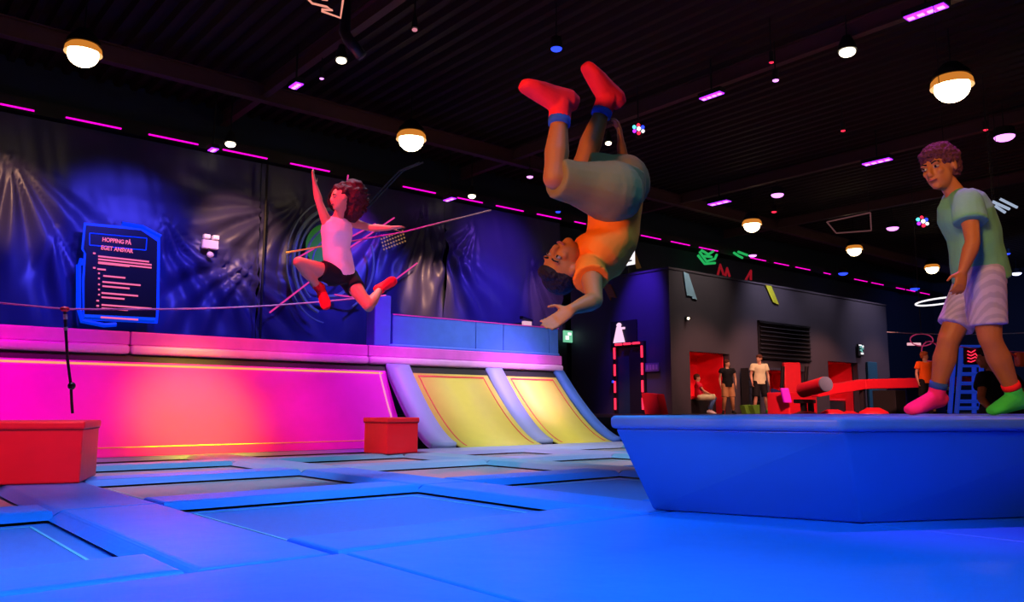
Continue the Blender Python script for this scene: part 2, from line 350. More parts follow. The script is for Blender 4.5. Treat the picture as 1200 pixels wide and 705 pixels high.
for i, (x0, x1) in enumerate(colsX):
    for j, (y0, y1) in enumerate(rowsY):
        if not vis(i, j): continue
        t = thing('trampoline', 'flat floor trampoline in the %s row, %s column' % (RN[j], CN[i]), 'trampoline', (x0, y0, BZ), 0, 'sunken floor trampolines')
        lx, ly = x1-x0, y1-y0
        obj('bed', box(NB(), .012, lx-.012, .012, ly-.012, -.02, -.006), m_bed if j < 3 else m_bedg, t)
        b = NB(); e = .11; wl = .013
        for q in ((e, lx-e, e, e+wl), (e, lx-e, ly-e-wl, ly-e), (e, e+wl, e, ly-e), (lx-e-wl, lx-e, e, ly-e)): box(b, q[0], q[1], q[2], q[3], -.006, -.003)
        obj('edge_webbing', b, m_bedline, t)
        b = NB()
        for q in ((0, lx, 0, .05), (0, lx, ly-.05, ly), (0, .05, .05, ly-.05), (lx-.05, lx, .05, ly-.05)): box(b, q[0], q[1], q[2], q[3], -.06, -.02)
        obj('frame', b, m_black, t)
nx = len(colsX)
def padobj(b, lab, m): return tag(obj('safety_pad', b, m, smooth=False), lab, 'pad', 'blue pads between the trampolines')
for i in range(nx-1):       # strips running away from the viewer, one per row incl. its crossing
    gx0, gx1 = colsX[i][1], colsX[i+1][0]
    for j in range(2, len(rowsY)):
        ylo = (rowsY[j-1][1] if j > 2 else 2.64)+.004; yhi = rowsY[j][1]-.004
        if gx1 > 5.3 and j == 5: continue
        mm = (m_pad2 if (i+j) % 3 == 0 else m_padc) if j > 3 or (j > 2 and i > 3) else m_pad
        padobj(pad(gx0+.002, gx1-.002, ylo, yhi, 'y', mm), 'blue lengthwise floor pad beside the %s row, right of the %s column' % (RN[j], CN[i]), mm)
for i in range(nx):
    for j in range(1, len(rowsY)-1):
        if j == 4 and colsX[i][0] > 5.3: continue
        gy0, gy1 = rowsY[j][1], rowsY[j+1][0]
        if j == 1: gy0 = 2.64
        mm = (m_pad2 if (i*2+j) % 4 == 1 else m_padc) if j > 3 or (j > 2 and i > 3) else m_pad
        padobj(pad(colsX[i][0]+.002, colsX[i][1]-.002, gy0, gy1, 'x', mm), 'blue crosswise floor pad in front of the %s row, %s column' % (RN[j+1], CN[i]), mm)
for i in range(nx-1):
    for j, (ya, yb) in enumerate(((-2, .3), (.31, 2.62))):
        o = obj('floor_mat', box(NB(), colsX[i][0]+.004, colsX[i+1][0]-.004, ya, yb, BZ, 0, .012), m_pad); tag(o, 'plain blue floor mat %s, %s column' % (('below the camera', 'in front of the nearest pads')[j], CN[i]), 'mat', 'plain blue mats')
# edging pads
for lab, q, al in (('long blue edge pad along the foot of the pink ramp', (-6, 5.44, 9.16, 9.24), 'x'), ('blue edge pad along the foot of the yellow ramps', (5.46, 9.6, 7.86, 8.64), 'x')):
    padobj(pad(*q, al), lab, m_pad2)

# red foam blocks
def foam(c, ux, w_, d_, h_, label, lid=True):
    t = thing('foam_block', label, 'block', c, math.atan2(ux.y, ux.x))
    obj('body', box(NB(), 0, w_, 0, d_, .0, h_-.055, .012), m_red, t)
    obj('lid', box(NB(), -.012, w_+.012, -.012, d_+.012, h_-.055, h_, .014), m_red, t)
    b = NB(); box(b, -.004, w_+.004, -.004, d_+.004, h_-.062, h_-.052); obj('seam', b, mat('seam_dark', (.25, .005, .01), .7), t)
    return t
q = atz(93, 566, 0.0); uu = (atz(40, 567, 0)-q); uu.normalize()
ang = Vector((-.93, .36, 0)).normalized()
foam(q+Vector((0, 0, .001))+ang*1.6, -ang, 1.6, .7, .415, 'large red foam block with a lid at the left edge of the floor')
q = atz(453, 532, 0); t = foam(q, Vector((1, 0, 0)), .44, .44, .40, 'small red foam block standing between the pads, left of the yellow ramps')
t.location = q; t.rotation_euler = (0, 0, math.radians(5)); 

# ------------------------------------------------------------------ ramps and ledge
LY = 10.0; ZT = 1.11; XR = 9.5
def bez(Yb, t, off=0):
    p0 = Vector((LY, ZT)); p1 = Vector((LY-(LY-Yb)*.62, .10)); p2 = Vector((Yb, .0))
    p = p0*(1-t)**2+p1*2*t*(1-t)+p2*t*t; d = (p1-p0)*2*(1-t)+(p2-p1)*2*t; d.normalize(); n = Vector((d.y, -d.x))
    if n.x > 0: n = -n
    return p+n*off
def rampsheet(x0, x1, Yb, t0, t1, off, th, n=26):
    b = NB(); A = []; 
    for k in range(n+1):
        t = t0+(t1-t0)*k/n; p = bez(Yb, t, off); r = bez(Yb, t, off-th)
        A.append([b.verts.new((x0, p.x, p.y)), b.verts.new((x1, p.x, p.y)), b.verts.new((x1, r.x, r.y)), b.verts.new((x0, r.x, r.y))])
    for a, c in zip(A, A[1:]):
        for i in range(4): b.faces.new((a[i], a[(i+1) % 4], c[(i+1) % 4], c[i]))
    b.faces.new(A[0][::-1]); b.faces.new(A[-1]); return b
PB, QB = 9.25, 8.66
m_lineo = glow('edge_tape_lit_orange', (1, .45, .12), .9); m_liney = mat('edge_tape_yellow', (.75, .95, .12), .5); m_linew = mat('edge_tape_white', (1, .75, .5), .5)  # orange tape is no lamp; its lit look is put in as emission
t = thing('trampoline_ramp', 'long magenta-lit sloping trampoline wall below the ledge at left', 'ramp')
obj('bed', rampsheet(-6, 6.02, PB, .04, 1, 0, .02), m_pink, t, True)
obj('edge_tape', rampsheet(-5.9, 5.96, PB, .052, .064, .004, .004, 3), m_lineo, t)
obj('edge_tape', rampsheet(-5.9, 5.96, PB, .775, .79, .006, .004, 3), m_liney, t)['label'] = 'yellow lower tape line'
obj('edge_tape', rampsheet(5.90, 5.93, PB, .052, .9, .005, .004), m_linew, t)['label'] = 'pale tape line down the right edge'
obj('gap_strip', rampsheet(-6, 6.02, PB, .0, .04, .0, .03, 3), m_black, t)
recenter(t, Vector((0, LY, 0)))
for k, (x0, x1, lab) in enumerate(((6.42, 7.82, 'yellow curved trampoline ramp directly right of the pink slope'), (8.16, 9.28, 'yellow curved trampoline ramp at the right end, partly lit pink-white'))):
    t = thing('trampoline_ramp', lab, 'ramp', group='yellow curved ramps')
    obj('bed', rampsheet(x0, x1, QB, .05, 1, 0, .02), m_yel, t, True)
    b1 = rampsheet(x0+.10, x0+.115, QB, .075, .95, .005, .004); obj('edge_tape', b1, m_redline, t, False)
    obj('edge_tape', rampsheet(x1-.115, x1-.10, QB, .075, .95, .005, .004), m_redline, t)
    obj('edge_tape', rampsheet(x0+.10, x1-.10, QB, .068, .08, .005, .004, 2), m_redline, t)
    obj('gap_strip', rampsheet(x0, x1, QB, .0, .05, .0, .03, 3), m_black, t)
    recenter(t, Vector((x0, LY, 0)))
for x0, x1, lab in ((6.03, 6.41, 'pale blue divider pad between the pink slope and the first yellow ramp'), (7.83, 8.15, 'pale blue divider pad between the two yellow ramps'), (9.29, 9.5, 'blue pad closing the right end of the yellow ramps')):
    tag(obj('divider_pad', rampsheet(x0, x1, QB+.1 if x0 < 9 else QB, 0, .97, .05, .09), m_pad2 if x0 < 9 else m_rail, None, True), lab, 'pad', 'curved pads framing the ramps')
# dark carcass under the ramps
b = NB(); pts = [(9.52, bez(QB, k/12, -.08)) for k in range(13)]
poly = [Vector((9.5, p.x, p.y-.02)) for _, p in pts]+[Vector((9.5, QB, -.3)), Vector((9.5, LY+.3, -.3)), Vector((9.5, LY+.3, ZT))]
flat(b, poly, (1, 0, 0), .04); tag(obj('ramp_side_panel', b, m_black), 'black side panel closing the right end of the ramps', 'panel')
# ledge fascia in lengths
ex = [-6, -2.6, 2.62, 5.75, 9.5]
for a, c, lab in zip(ex, ex[1:], ('outside the left edge', 'below the rules board', 'below the jumping girl', 'below the blue padded rail')):
    t = thing('ledge_pad', 'pale padded ledge length %s' % lab, 'pad', (a, LY, ZT), 0, 'padded ledge above the ramps')
    obj('upper_pad', box(NB(), .006, c-a-.006, -.01, .30, .12, .275, .015), m_ledge, t)
    obj('lower_roll', box(NB(), .006, c-a-.006, -.055, .30, .012, .118, .035), m_ledge2, t, True)
tag(obj('ledge_deck', box(NB(), -6, 9.5, LY+.31, LY+1.6, 1.2, 1.36), m_black), 'dark walkway deck behind the padded ledge', 'deck')
# padded rail with end post
zt = 1.87
t = thing('padded_rail', 'blue padded rail wall standing on the ledge above the yellow ramps', 'rail', (5.98, LY+.06, 1.386))
xs = [0.2, 1.72, 2.28, 3.28, 3.5]
for a, c in zip(xs, xs[1:]): obj('pad_panel', box(NB(), a+.004, c-.004, 0, .16, 0, zt-1.386, .012), m_rail, t)
obj('top_edging', box(NB(), .2, 3.5, -.01, -.002, zt-1.386-.02, zt-1.386-.004), E_mag if False else mat('edging_magenta', (.9, .05, .6), .4), t)
obj('bottom_roll', tube(NB(), [(.15, -.0, .02), (3.5, -.0, .02)], .022), m_rail, t)
tag(obj('padded_post', box(NB(), 5.86, 6.13, LY+.02, LY+.26, 1.386, 2.12, .02), m_rail), 'tall blue padded post at the left end of the rail, beside the jumping girl', 'post')

# ------------------------------------------------------------------ raised platform
ztop = .466
top = [fr(4.08, .484, 0), fr(3.47, 1.40, 0), fr(3.72, 2.75, 0), fr(5.35, 4.0, 0), fr(5.45, 1.95, 0)]
cen = sum(top, Vector())/5
def inset(poly, d): return [p+(cen-p).normalized()*d for p in poly]
def prism(bot, tp, z0, z1, bev=0, crease=True):
    b = NB(); A = [b.verts.new((p.x, p.y, z0)) for p in bot]; B = [b.verts.new((p.x, p.y, z1)) for p in tp]; k = len(A)
    b.faces.new(A[::-1]); b.faces.new(B)
    for i in range(k): b.faces.new((A[i], A[(i+1) % k], B[(i+1) % k], B[i]))
    bmesh.ops.recalc_face_normals(b, faces=b.faces)
    if bev: bmesh.ops.bevel(b, geom=list(b.edges), offset=bev, segments=4, affect='EDGES', profile=.5)
    return b
t = thing('padded_platform', 'large blue padded platform with inward sloping sides that the boy in green stands on', 'platform')
obj('body', prism(inset(top, .22), inset(top, .03), .002, ztop-.064, .012), m_plat, t)
obj('lid', prism(inset(top, .0), inset(top, 0), ztop-.064, ztop, .022), m_platt, t, False)
recenter(t, cen)

# ------------------------------------------------------------------ deck and block building
DZ = .35
struct('trim_1', box(NB(), 10.4, 46, -8, WY+.3, -.6, DZ-.12), m_black)
struct('floor_deck', box(NB(), 10.4, 46, -8, WY+.3, DZ-.12, DZ), m_deck)
struct('wall_end', box(NB(), q2+.03, 17.5, WY-.3, WY+.3, DZ, 2.6), m_far)
BX0, BX1, BY = 17.6, 30.4, 14.2; BT = atY(784, 315, BY).z
# front wall built as panels around three niches
def bx(px): return atY(px, 480, BY).x
def bz(px, py): return atY(px, py, BY).z
n1 = (bx(810), bx(857), bz(833, 413)); n2 = (bx(903), bx(945), bz(920, 434)); n3 = (bx(973), bx(1008), bz(975, 423))
b = NB(); xs = [BX0, n1[0], n1[1], n2[0], n2[1], n3[0], n3[1], BX1]; tops = [None, n1[2], None, n2[2], None, n3[2], None]
for a, c, tp in zip(xs, xs[1:], tops): box(b, a, c, BY, BY+.2, DZ if tp is None else tp, BT)
struct('wall_block_front', b, m_wall)
b = NB(); box(b, BX0, BX0+.2, BY+.2, WY-.4, DZ, BT); struct('wall_block_side', b, m_wallb)
struct('trim_2', box(NB(), BX0-.02, BX1+.02, BY-.02, WY-.4, BT, BT+.06), m_wall)
for (x0, x1, tp), lab in zip((n1, n2, n3), ('behind the seated woman', 'beside the man in the white shirt', 'farthest along the dark block')):
    t = thing('red_niche', 'red padded wall niche %s' % lab, 'niche', (x0, BY+.9, DZ), 0, 'red padded niches')
    obj('back_panel', box(NB(), 0, x1-x0, .25, .3, 0, tp-DZ), m_red, t); obj('side_panel', box(NB(), 0, .05, -.68, .25, 0, tp-DZ), m_red, t); obj('side_panel', box(NB(), x1-x0-.05, x1-x0, -.68, .25, 0, tp-DZ), m_red, t)
    obj('ceiling_panel', box(NB(), 0, x1-x0, -.68, .25, tp-DZ, tp-DZ+.05), m_red, t)
    bn = obj('bench', box(NB(), .05, x1-x0-.05, -.4, .25, 0, .42), m_black, t); obj('bench_cushion', box(NB(), .05, x1-x0-.05, -.42, .25, .42, .50, .02), m_red, bn)
# wall joint lines on the front
for px in (845,): 
    pass
def onfront(pts, m, name, lab, cat, th=.03, group=None):
    b = flat(NB(), [atY(x, y, BY-.005) for x, y in pts], (0, -1, 0), th); return tag(obj(name, b, m), lab, cat, group)
onfront([(800, 318), (806, 321), (816, 351), (811, 350), (810, 347), (804, 346)], mat('decal_pale_blue', (.3, .55, .75), .5), 'wall_decal', 'pale blue slanted stripe painted near the left corner of the dark block', 'decal')
onfront([(896, 334), (903, 335), (912, 357), (905, 354)], mat('decal_lime', (.5, .55, .03), .5), 'wall_decal', 'lime yellow slanted stripe painted above the slatted black panel', 'decal')
def onside(pts, m, name, lab, cat, th=.03):
    b = flat(NB(), [atX(x, y, BX0-.005) for x, y in pts], (-1, 0, 0), th); return tag(obj(name, b, m), lab, cat)
onside([(706, 332), (716, 333), (723, 349), (717, 348), (716, 352)], mat('decal_ochre', (.45, .2, .02), .5), 'wall_decal', 'ochre slanted stripe on the left side of the block, below the boy\'s shirt', 'decal')
# slatted black panel
A = atY(889, 375, BY-.06); B_ = atY(951, 424, BY-.06); t = thing('slatted_panel', 'black slatted panel mounted high on the dark block', 'panel', (A.x, BY-.06, B_.z))
Wd = B_.x-A.x; H = A.z-B_.z; obj('backing', box(NB(), 0, Wd, .02, .055, 0, H), m_black, t)
for k in range(9):
    z = .06+k*(H-.12)/8; b = NB(); obox(b, (Wd/2, 0, z), (1, 0, 0), (0, 1, .5), (0, -.5, 1), Wd/2-.05, .05, .012); obj('slat', b, m_grey, t)
obj('frame_rail', box(NB(), 0, Wd, -.03, .05, H-.04, H), m_black, t); obj('frame_rail', box(NB(), 0, Wd, -.03, .05, 0, .04), m_black, t)
# small black slat stand behind the man
A = atY(873, 431, BY-.25); t = thing('shelf_rack', 'low black rack of shelves behind the man in the white shirt', 'rack', (A.x, BY-.35, DZ))
w_ = atY(886, 431, BY-.25).x-A.x; hh = A.z-DZ
for x in (0, w_-.03): obj('upright', box(NB(), x, x+.03, 0, .25, 0, hh), m_black, t)
for k in range(6): obj('shelf', box(NB(), .03, w_-.03, 0, .25, .12+k*hh/6.2, .15+k*hh/6.2), m_grey, t)
# wall lamp and lit round logo sign
c = atY(806, 373, BY-.08); t = thing('wall_lamp', 'tiny round warm lamp on the dark block below the pale blue stripe', 'lamp', c)
b = NB(); tube(b, [(0, .07, 0), (0, 0, 0)], .06, 14); obj('housing', b, m_black, t); ball_ = ball(NB(), (0, -.02, 0), XYZ, (.035,)*3); obj('bulb', ball_, E_warm2, t, True)
c = atY(1009, 410, BY-.1); t = thing('lit_sign', 'small lit white and teal emblem sign on the dark block above the red niche', 'sign', c)
obj('plate', box(NB(), -.19, .19, .0, .06, -.22, .22, .02), m_black, t)
b = NB()
for k in range(5): a = k*1.256; tube(b, [(-.02+.05*math.cos(a), -.02, .05+.05*math.sin(a)), (.02+.12*math.cos(a), -.02, .05+.12*math.sin(a))], .022)
obj('emblem', b, glow('sign_teal', (.25, .75, .7), .6), t)
b = NB(); box(b, -.14, .0, -.03, 0, .15, .19); box(b, .02, .16, -.03, 0, .1, .17); box(b, -.02, .12, -.03, 0, -.15, -.09); obj('emblem', b, E_wht, t)['label'] = 'white bars of the emblem'
# lighted doorway on the side face
def sx(px, py): return atX(px, py, BX0-.06)
A = sx(722, 406); B_ = sx(754, 403); t = thing('lit_doorway', 'dark doorway edged with red light tubes on the side of the block', 'doorway', (BX0-.06, A.y, DZ))
dy = B_.y-A.y; H = A.z-DZ
obj('opening', box(NB(), 0, .05, dy, 0, 0, H-.05), mat('doorway_teal', (.01, .05, .07), .6), t)
obj('door_leaf', box(NB(), -.03, 0, dy+.08, dy*.5, 0, H-.1), m_black, t)
for yy in (0, dy):
    jb = obj('jamb', box(NB(), -.05, .05, yy-.05, yy+.05, 0, H), m_black, t)
    for k in range(4): obj('light_tube', tube(NB(), [(-.08, yy, .12+k*H*.25), (-.08, yy, .12+k*H*.25+H*.17)], .03), E_red, jb)
obj('lintel', box(NB(), -.05, .05, dy-.05, .05, H, H+.1), m_black, t)
for k in range(3): obj('light_tube', tube(NB(), [(-.08, dy*(.04+k*.32), H+.05), (-.08, dy*(.28+k*.32), H+.05)], .03), E_red, t)
# pictogram signs
c = sx(726, 390); t = thing('pictogram_sign', 'glowing pinkish cone shaped pictogram sign above the red-lit doorway', 'sign', c)
obj('backboard', box(NB(), -.0, .04, -.65, .35, -.35, .35), m_black, t)
flat_ = flat(NB(), [Vector((-.01, .22, -.28)), Vector((-.01, -.22, -.28)), Vector((-.01, -.08, .18)), Vector((-.01, .08, .18))], (-1, 0, 0), .03)
ball(flat_, (-.02, 0, .23), XYZ, (.02, .1, .07)); box(flat_, -.03, 0, -.22, -.05, .1, .16); obj('pictogram', flat_, glow('sign_pinkwhite', (1, .6, .85), 1.1), t)
c = atX(734, 301, BX0+.4); c.z = c.z; t = thing('pictogram_sign', 'white square sign with a black arrow, right of the orange shirt', 'sign', c)
obj('plate', box(NB(), 0, .03, -.32, .32, -.26, .26, .01), E_wht, t); b = NB(); box(b, -.012, 0, -.2, .2, -.03, .05); box(b, -.012, 0, -.22, .0, -.16, -.11); box(b, -.012, 0, .02, .2, .1, .16); obj('arrow', b, m_black, t); obj('post', box(NB(), .03, .07, -.03, .03, BT+.05-c.z, -.2), m_black, t)
c = sx(764, 430); t = thing('notice_plate', 'small dim notice plate right of the red-lit doorway', 'sign', c); obj('plate', box(NB(), 0, .02, -.25, .25, -.12, .12), mat('notice_purple', (.2, .12, .3), .5), t)
b = NB()
for k in range(4): box(b, -.006, 0, -.2+k*.11, -.13+k*.11, -.07, .07)
obj('symbol', b, mat('notice_mark', (.5, .3, .5), .5), t)
c = atY(666, 394, WY-.5); t = thing('exit_sign', 'green and white lit exit sign right of the blue rail end', 'sign', c)
obj('plate', box(NB(), -.18, .18, 0, .05, -.18, .18), glow('exit_green', (.25, .85, .5), .7), t); b = NB(); box(b, -.12, .02, -.012, 0, -.1, .02); box(b, -.02, .12, -.012, 0, .04, .12); obj('symbol', b, E_wht, t)
for (px, py, m, lab) in ((692, 442, E_red, 'tiny red indicator light on the dark wall left of the lit doorway'), (692, 451, E_green, 'tiny green indicator light on the dark wall left of the lit doorway'), (718, 447, E_blue, 'tiny blue indicator lamp beside the left jamb of the lit doorway')):
    c = atX(px, py, BX0-.04) if px > 700 else atY(px, py, WY-.45); t = thing('indicator_light', lab, 'light', c); obj('body', box(NB(), -.05, .05, 0, .05, -.05, .05), m_black, t); obj('lens', box(NB(), -.035, .035, -.02, 0, -.03, .03), m, t)
# red wedges beside the doorway
for k, (px, lab) in enumerate(((759, 'left red foam wedge leaning beside the lit doorway'), (773, 'right red foam wedge leaning beside the lit doorway'))):
    c = atX(px, 486, BX0-.7); b = NB()
    flat(b, [(0, 0, 0), (0, -.42, 0), (0, -.30, .52), (0, .12, .56)], (-1, 0, 0), .3)
    o = obj('foam_wedge', b, m_red, loc=Vector((BX0-.5-k*.36, c.y, DZ))); tag(o, lab, 'wedge')

# obstacle equipment on the deck
def cap_obj(name, a, c, r, m, lab, cat): return tag(obj(name, tube(NB(), [a, c], r, 20), m, smooth=False), lab, cat)
D1 = 19.5
t = thing('padded_beam', 'long red padded balance beam crossing in front of the red niches', 'beam')
pts = [(955, 459, 18.2), (1010, 450, 18.8), (1090, 448, 19.5), (1152, 446, 20)]
for (a, c) in zip(pts, pts[1:]):
    A = P(*a); C_ = P(*c); d = (C_-A); obox_ = obox(NB(), (A+C_)/2, d, d.cross(ZZ), ZZ, d.length/2, .12, .115, .02); obj('beam_section', obox_, m_red, t)
for a in pts[1:3]:
    A = P(*a); obj('stand', box(NB(), A.x-.05, A.x+.05, A.y-.05, A.y+.05, DZ, A.z-.1), m_black, t)
recenter(t, P(955, 459, 18.2))
A = P(941, 457, 17.6); Bq = P(967, 450, 16.8)
t = thing('punching_roll', 'red padded roll with a grey end on a black stand', 'roll'); d = (Bq-A).normalized()
obj('roll', tube(NB(), [A, Bq], .16, 24), m_red, t); obj('end_cap', tube(NB(), [Bq, Bq+d*.04], .155, 24), mat('cap_grey_blue', (.15, .2, .3), .5), t)
obj('stand', box(NB(), A.x-.3, A.x+.4, A.y-.06, A.y+.06, A.z-.28, A.z-.2), m_black, t); obj('leg', box(NB(), A.x-.05, A.x+.05, A.y-.05, A.y+.05, DZ, A.z-.2), m_black, t); obj('leg', box(NB(), A.x+.25, A.x+.33, A.y-.05, A.y+.05, DZ, A.z-.2), m_black, t)
recenter(t, Vector((A.x, A.y, DZ)))
for (px, py, dd, sz, lab) in ((929, 476, 19.5, .62, 'wide red foam step under the padded roll'), (944, 482, 16.6, .3, 'low red foam mat in front of the roll stand'), (976, 481, 17.5, .34, 'rounded red foam stone on the deck'), (996, 482, 17, .24, 'small red foam stone beside the larger one'), (1024, 480, 18, .4, 'red foam stone in front of the black crate')):
    c = P(px, 484, dd); b = NB(); hgt = max(.1, (485-py)*2*dd/FPX*.9)
    if sz > .5: box(b, -sz, sz, -.3, .3, 0, hgt+.2, .03)
    else: loft(b, [((0, 0, 0), (1, 0, 0), sz, sz*.8), ((0, 0, hgt*.5), (1, 0, 0), sz*.85, sz*.7), ((0, 0, hgt), (1, 0, 0), sz*.4, sz*.3)], 14)
    tag(obj('foam_step', b, m_red, loc=(c.x, c.y, DZ)), lab, 'step')
t = thing('foam_pillar', 'leaning black framed punch pillar with a red pad beside the red niche', 'pillar'); A = P(927, 484, 20.8); Bq = P(930, 429, 20.8)
for s in (-.28, .34):
    obj('frame_post', tube(NB(), [A+Vector((s*.8, -s*.6, 0)), Bq+Vector((s*.8, -s*.6, 0))], .05), m_black, t)
C1 = (A+Bq)/2+ZZ*.2; obj('pad', obox(NB(), C1, (.8, -.6, 0), (.6, .8, 0), ZZ, .22, .08, .5, .03), m_red, t)
recenter(t, Vector((A.x, A.y, DZ)))
c = P(921, 463, 18.8); b = NB(); obox(b, c, RT, FH, ZZ-RT*.2, .09, .05, .17, .02); tag(obj('foam_paddle', b, mat('pad_magenta', (1, .02, .7), .45, emit=.25, ecol=(1, 0, .8))), 'small bright magenta pad right of the man in the white shirt', 'pad')  # pad is no lamp; its brightness is put in as emission
for x_, lab, col in ((913, 'dark blue slanted foam panel covering the foot of the second niche', (.02, .03, .14)),):
    A = [atY(903, 455, BY-.1), atY(921, 462, BY-.1), atY(921, 484, BY-.1), atY(903, 484, BY-.1)]; b = flat(NB(), A, (0, -1, 0), .1); tag(obj('foam_slab', b, mat('panel_navy', col, .5)), lab, 'panel')
# black crate, teal post right of niche 3
c = P(1041, 472, 21); tag(obj('crate', box(NB(), -.22, .35, -.3, .3, 0, .62, .015), mat('crate_black', (.015, .013, .012), .6), loc=(c.x, c.y, DZ)), 'dark low crate beyond the red beam', 'crate')
tag(obj('foam_slab', box(NB(), bx(1017), bx(1028), BY-.1, BY-.02, DZ, bz(1020, 424), .02), mat('panel_teal', (.01, .09, .16), .6)), 'tall narrow teal panel at the right of the last red niche', 'panel')
tag(obj('foam_block', box(NB(), 0, 3.2, -.3, .3, 0, .85, .03), mat('panel_blue', (.015, .03, .25), .5), loc=(P(1052, 484, 24).x, P(1052, 484, 24).y, DZ)), 'long low navy block behind the orange-shirted child', 'block')
# green shoes stools
for px, lab in ((872, 'left green foam wedge behind the standing man'), (882, 'right green foam wedge behind the standing man')):
    c = P(px, 484, 23); b = flat(NB(), [(-.1, 0, 0), (.12, 0, 0), (.12, 0, .26), (-.22, 0, .24)], (0, -1, 0), .16); tag(obj('foam_wedge', b, mat('foam_green', (.12, .3, .03), .5), loc=(c.x, c.y, DZ)), lab, 'wedge')
# blue ladder stand with a black scribble sign
t = thing('ladder_stand', 'bright blue ladder stand with a black neon sign behind the boy\'s legs', 'ladder'); DL = 19
m_lad = mat('ladder_blue', (.03, .12, .95), .4, emit=.25, ecol=(.02, .08, .9))  # ladder is no lamp; its lit look is put in as emission
for a, c in (((1127, 406), (1121, 484)), ((1150, 408), (1150, 484))):
    for q in (0, .3): obj('rail', tube(NB(), [P(a[0], a[1], DL)+FH*q, P(c[0], c[1], DL)+FH*q], .055), m_lad, t)
for y in (406, 428, 438, 449, 459, 470, 478): obj('rung', tube(NB(), [P(1126-(y-406)*.08, y, DL), P(1150, y, DL)], .042), m_lad, t)
b = NB(); obox(b, P(1139, 417, DL-.06), RT, FH, ZZ, .2, .02, .2, .01); obj('sign_plate', b, m_black, t)
b = NB(); 
for k in range(4): tube(b, [P(1134, 411+k*4, DL-.1), P(1138, 413+k*3.6, DL-.1), P(1143, 410+k*4, DL-.1), P(1145, 413+k*3.5, DL-.1)], .012)
obj('neon_scribble', b, E_red, t); recenter(t, P(1136, 484, DL))
# wall behind the ladder: dim blue lit sheet with red rings, ring light
t = thing('ring_light', 'white lit ring fixture hanging left of the boy\'s shorts', 'light'); c = P(1100, 353, 12); b = NB()
pts = [c+RT*(.24*math.cos(a))+FH*(.5*math.sin(a))+ZZ*(.0) for a in [k*2*math.pi/24 for k in range(25)]]
tube(b, pts, .012, 8); obj('ring', b, E_wht, t); b = NB(); tube(b, [c+RT*.24, Vector((c.x+RT.x*.24, c.y+RT.y*.24, ZC+.06))], .006, 6); obj('cable', b, m_black, t); recenter(t, c)
# cables at the right
for (a, c, lab, m) in (((1085, 400, 14), (1260, 414, 10), 'thin pink cord stretched behind the boy\'s knees', mat('cord_pink', (.9, .05, .3), .5)), ((1040, 389, 16), (1260, 387, 11), 'thin grey wire stretched behind the boy\'s knees', mat('wire_grey', (.35, .35, .4), .4))):
    A = P(*a); Bq = P(*c); b = NB(); tube(b, [A.lerp(Bq, k/8)-ZZ*(.05*math.sin(math.pi*k/8)) for k in range(9)], .008, 6); tag(obj('stretched_cord', b, m), lab, 'cord')
for c, lab in ((P(1196, 421, 9), 'orange padded ring grip hanging at the right edge behind the boy'),):
    t = thing('hanging_grip', lab, 'grip'); b = NB(); obox(b, c, RT, FH, ZZ, .05, .05, .08, .02); obj('grip', b, mat('foam_orange', (.95, .12, .02), .5), t); obj('cord', tube(NB(), [c, c+V(-.15, .1, 0), c+V(-.22, .16, 0)], .012), m_redline, t); recenter(t, c)
c = P(1080, 398, 21); t = thing('hanging_target', 'cluster of pink lit hoops hanging above the orange-shirted child', 'hoop')
b = NB()
for k, (rx, rz_) in enumerate(((.3, .16), (.22, .26))):
    pts = [c+RT*(rx*math.cos(a)+k*.2)+ZZ*(rz_*math.sin(a)-k*.3) for a in [j*2*math.pi/16 for j in range(17)]]; tube(b, pts, .015, 6)
obj('hoops', b, glow('hoop_pink', (.8, .05, .2), .35), t); b = NB(); tube(b, [c+ZZ*.16, c+ZZ*(ZC+.06-c.z)], .01, 5); obj('cable', b, m_black, t); recenter(t, c)
t = thing('floodlight_bar', 'short pinkish lit lamp bar on a stand left of the orange-shirted child', 'lamp'); c = P(1071, 403, 22.6); b = NB(); obox(b, c, RT, FH, ZZ, .17, .05, .035); obj('lens', b, glow('bar_pink', (1, .5, .6), .9), t); obj('pole', tube(NB(), [c, P(1079, 407, 22.6), P(1083, 484, 22.6)], .025), m_grey, t); recenter(t, c)

# ------------------------------------------------------------------ things on the tarp wall
SY = WY-.35
def wp(px, py, dy=0): return atY(px, py, SY+dy)
t = thing('rules_board', 'black rules board with glowing blue border and pink text on the navy tarp', 'sign')
m_bb = mat('board_blue', (.01, .04, .7), .4, emit=.55, ecol=(.0, .06, .95)); m_bd = mat('board_black', (.012, .008, .01), .35)
out = [(98, 261), (167, 267), (187, 279), (186, 360), (184, 379), (97, 375), (96, 330), (98, 296), (95, 292)]
inn = [(101, 264), (165, 270), (184, 283), (183, 358), (182, 375), (99, 372), (99, 330), (101, 297), (98, 291)]
obj('border', flat(NB(), [wp(x, y) for x, y in out], (0, -1, 0), .04), m_bb, t); obj('board', flat(NB(), [wp(x, y, -.045) for x, y in inn], (0, -1, 0), .02), m_bd, t)
for pts in ([(92, 310), (92, 360), (96, 376), (122, 381), (136, 380)], [(143, 262), (167, 266), (188, 277)], [(96, 303), (94, 310)]):
    obj('glow_trim', tube(NB(), [wp(x, y, -.02) for x, y in pts], .05, 6), m_bb, t)
b = NB(); flat(b, [wp(99, 368, -.07), wp(182, 372, -.07), wp(182, 375.5, -.07), wp(99, 371.5, -.07)], (0, -1, 0), .01); obj('footer_bar', b, mat('board_blue2', (.02, .12, .6), .4, emit=.3, ecol=(.0, .15, .8)), t)
b = NB(); pl = [(105, 273), (172, 279), (171, 293), (105, 287)]
for a, c in zip(pl, pl[1:]+pl[:1]): tube(b, [wp(*a, -.07), wp(*c, -.07)], .012, 5)
obj('title_frame', b, m_bb, t)
m_txt = glow('text_pink', (1, .15, .32), 1.0)
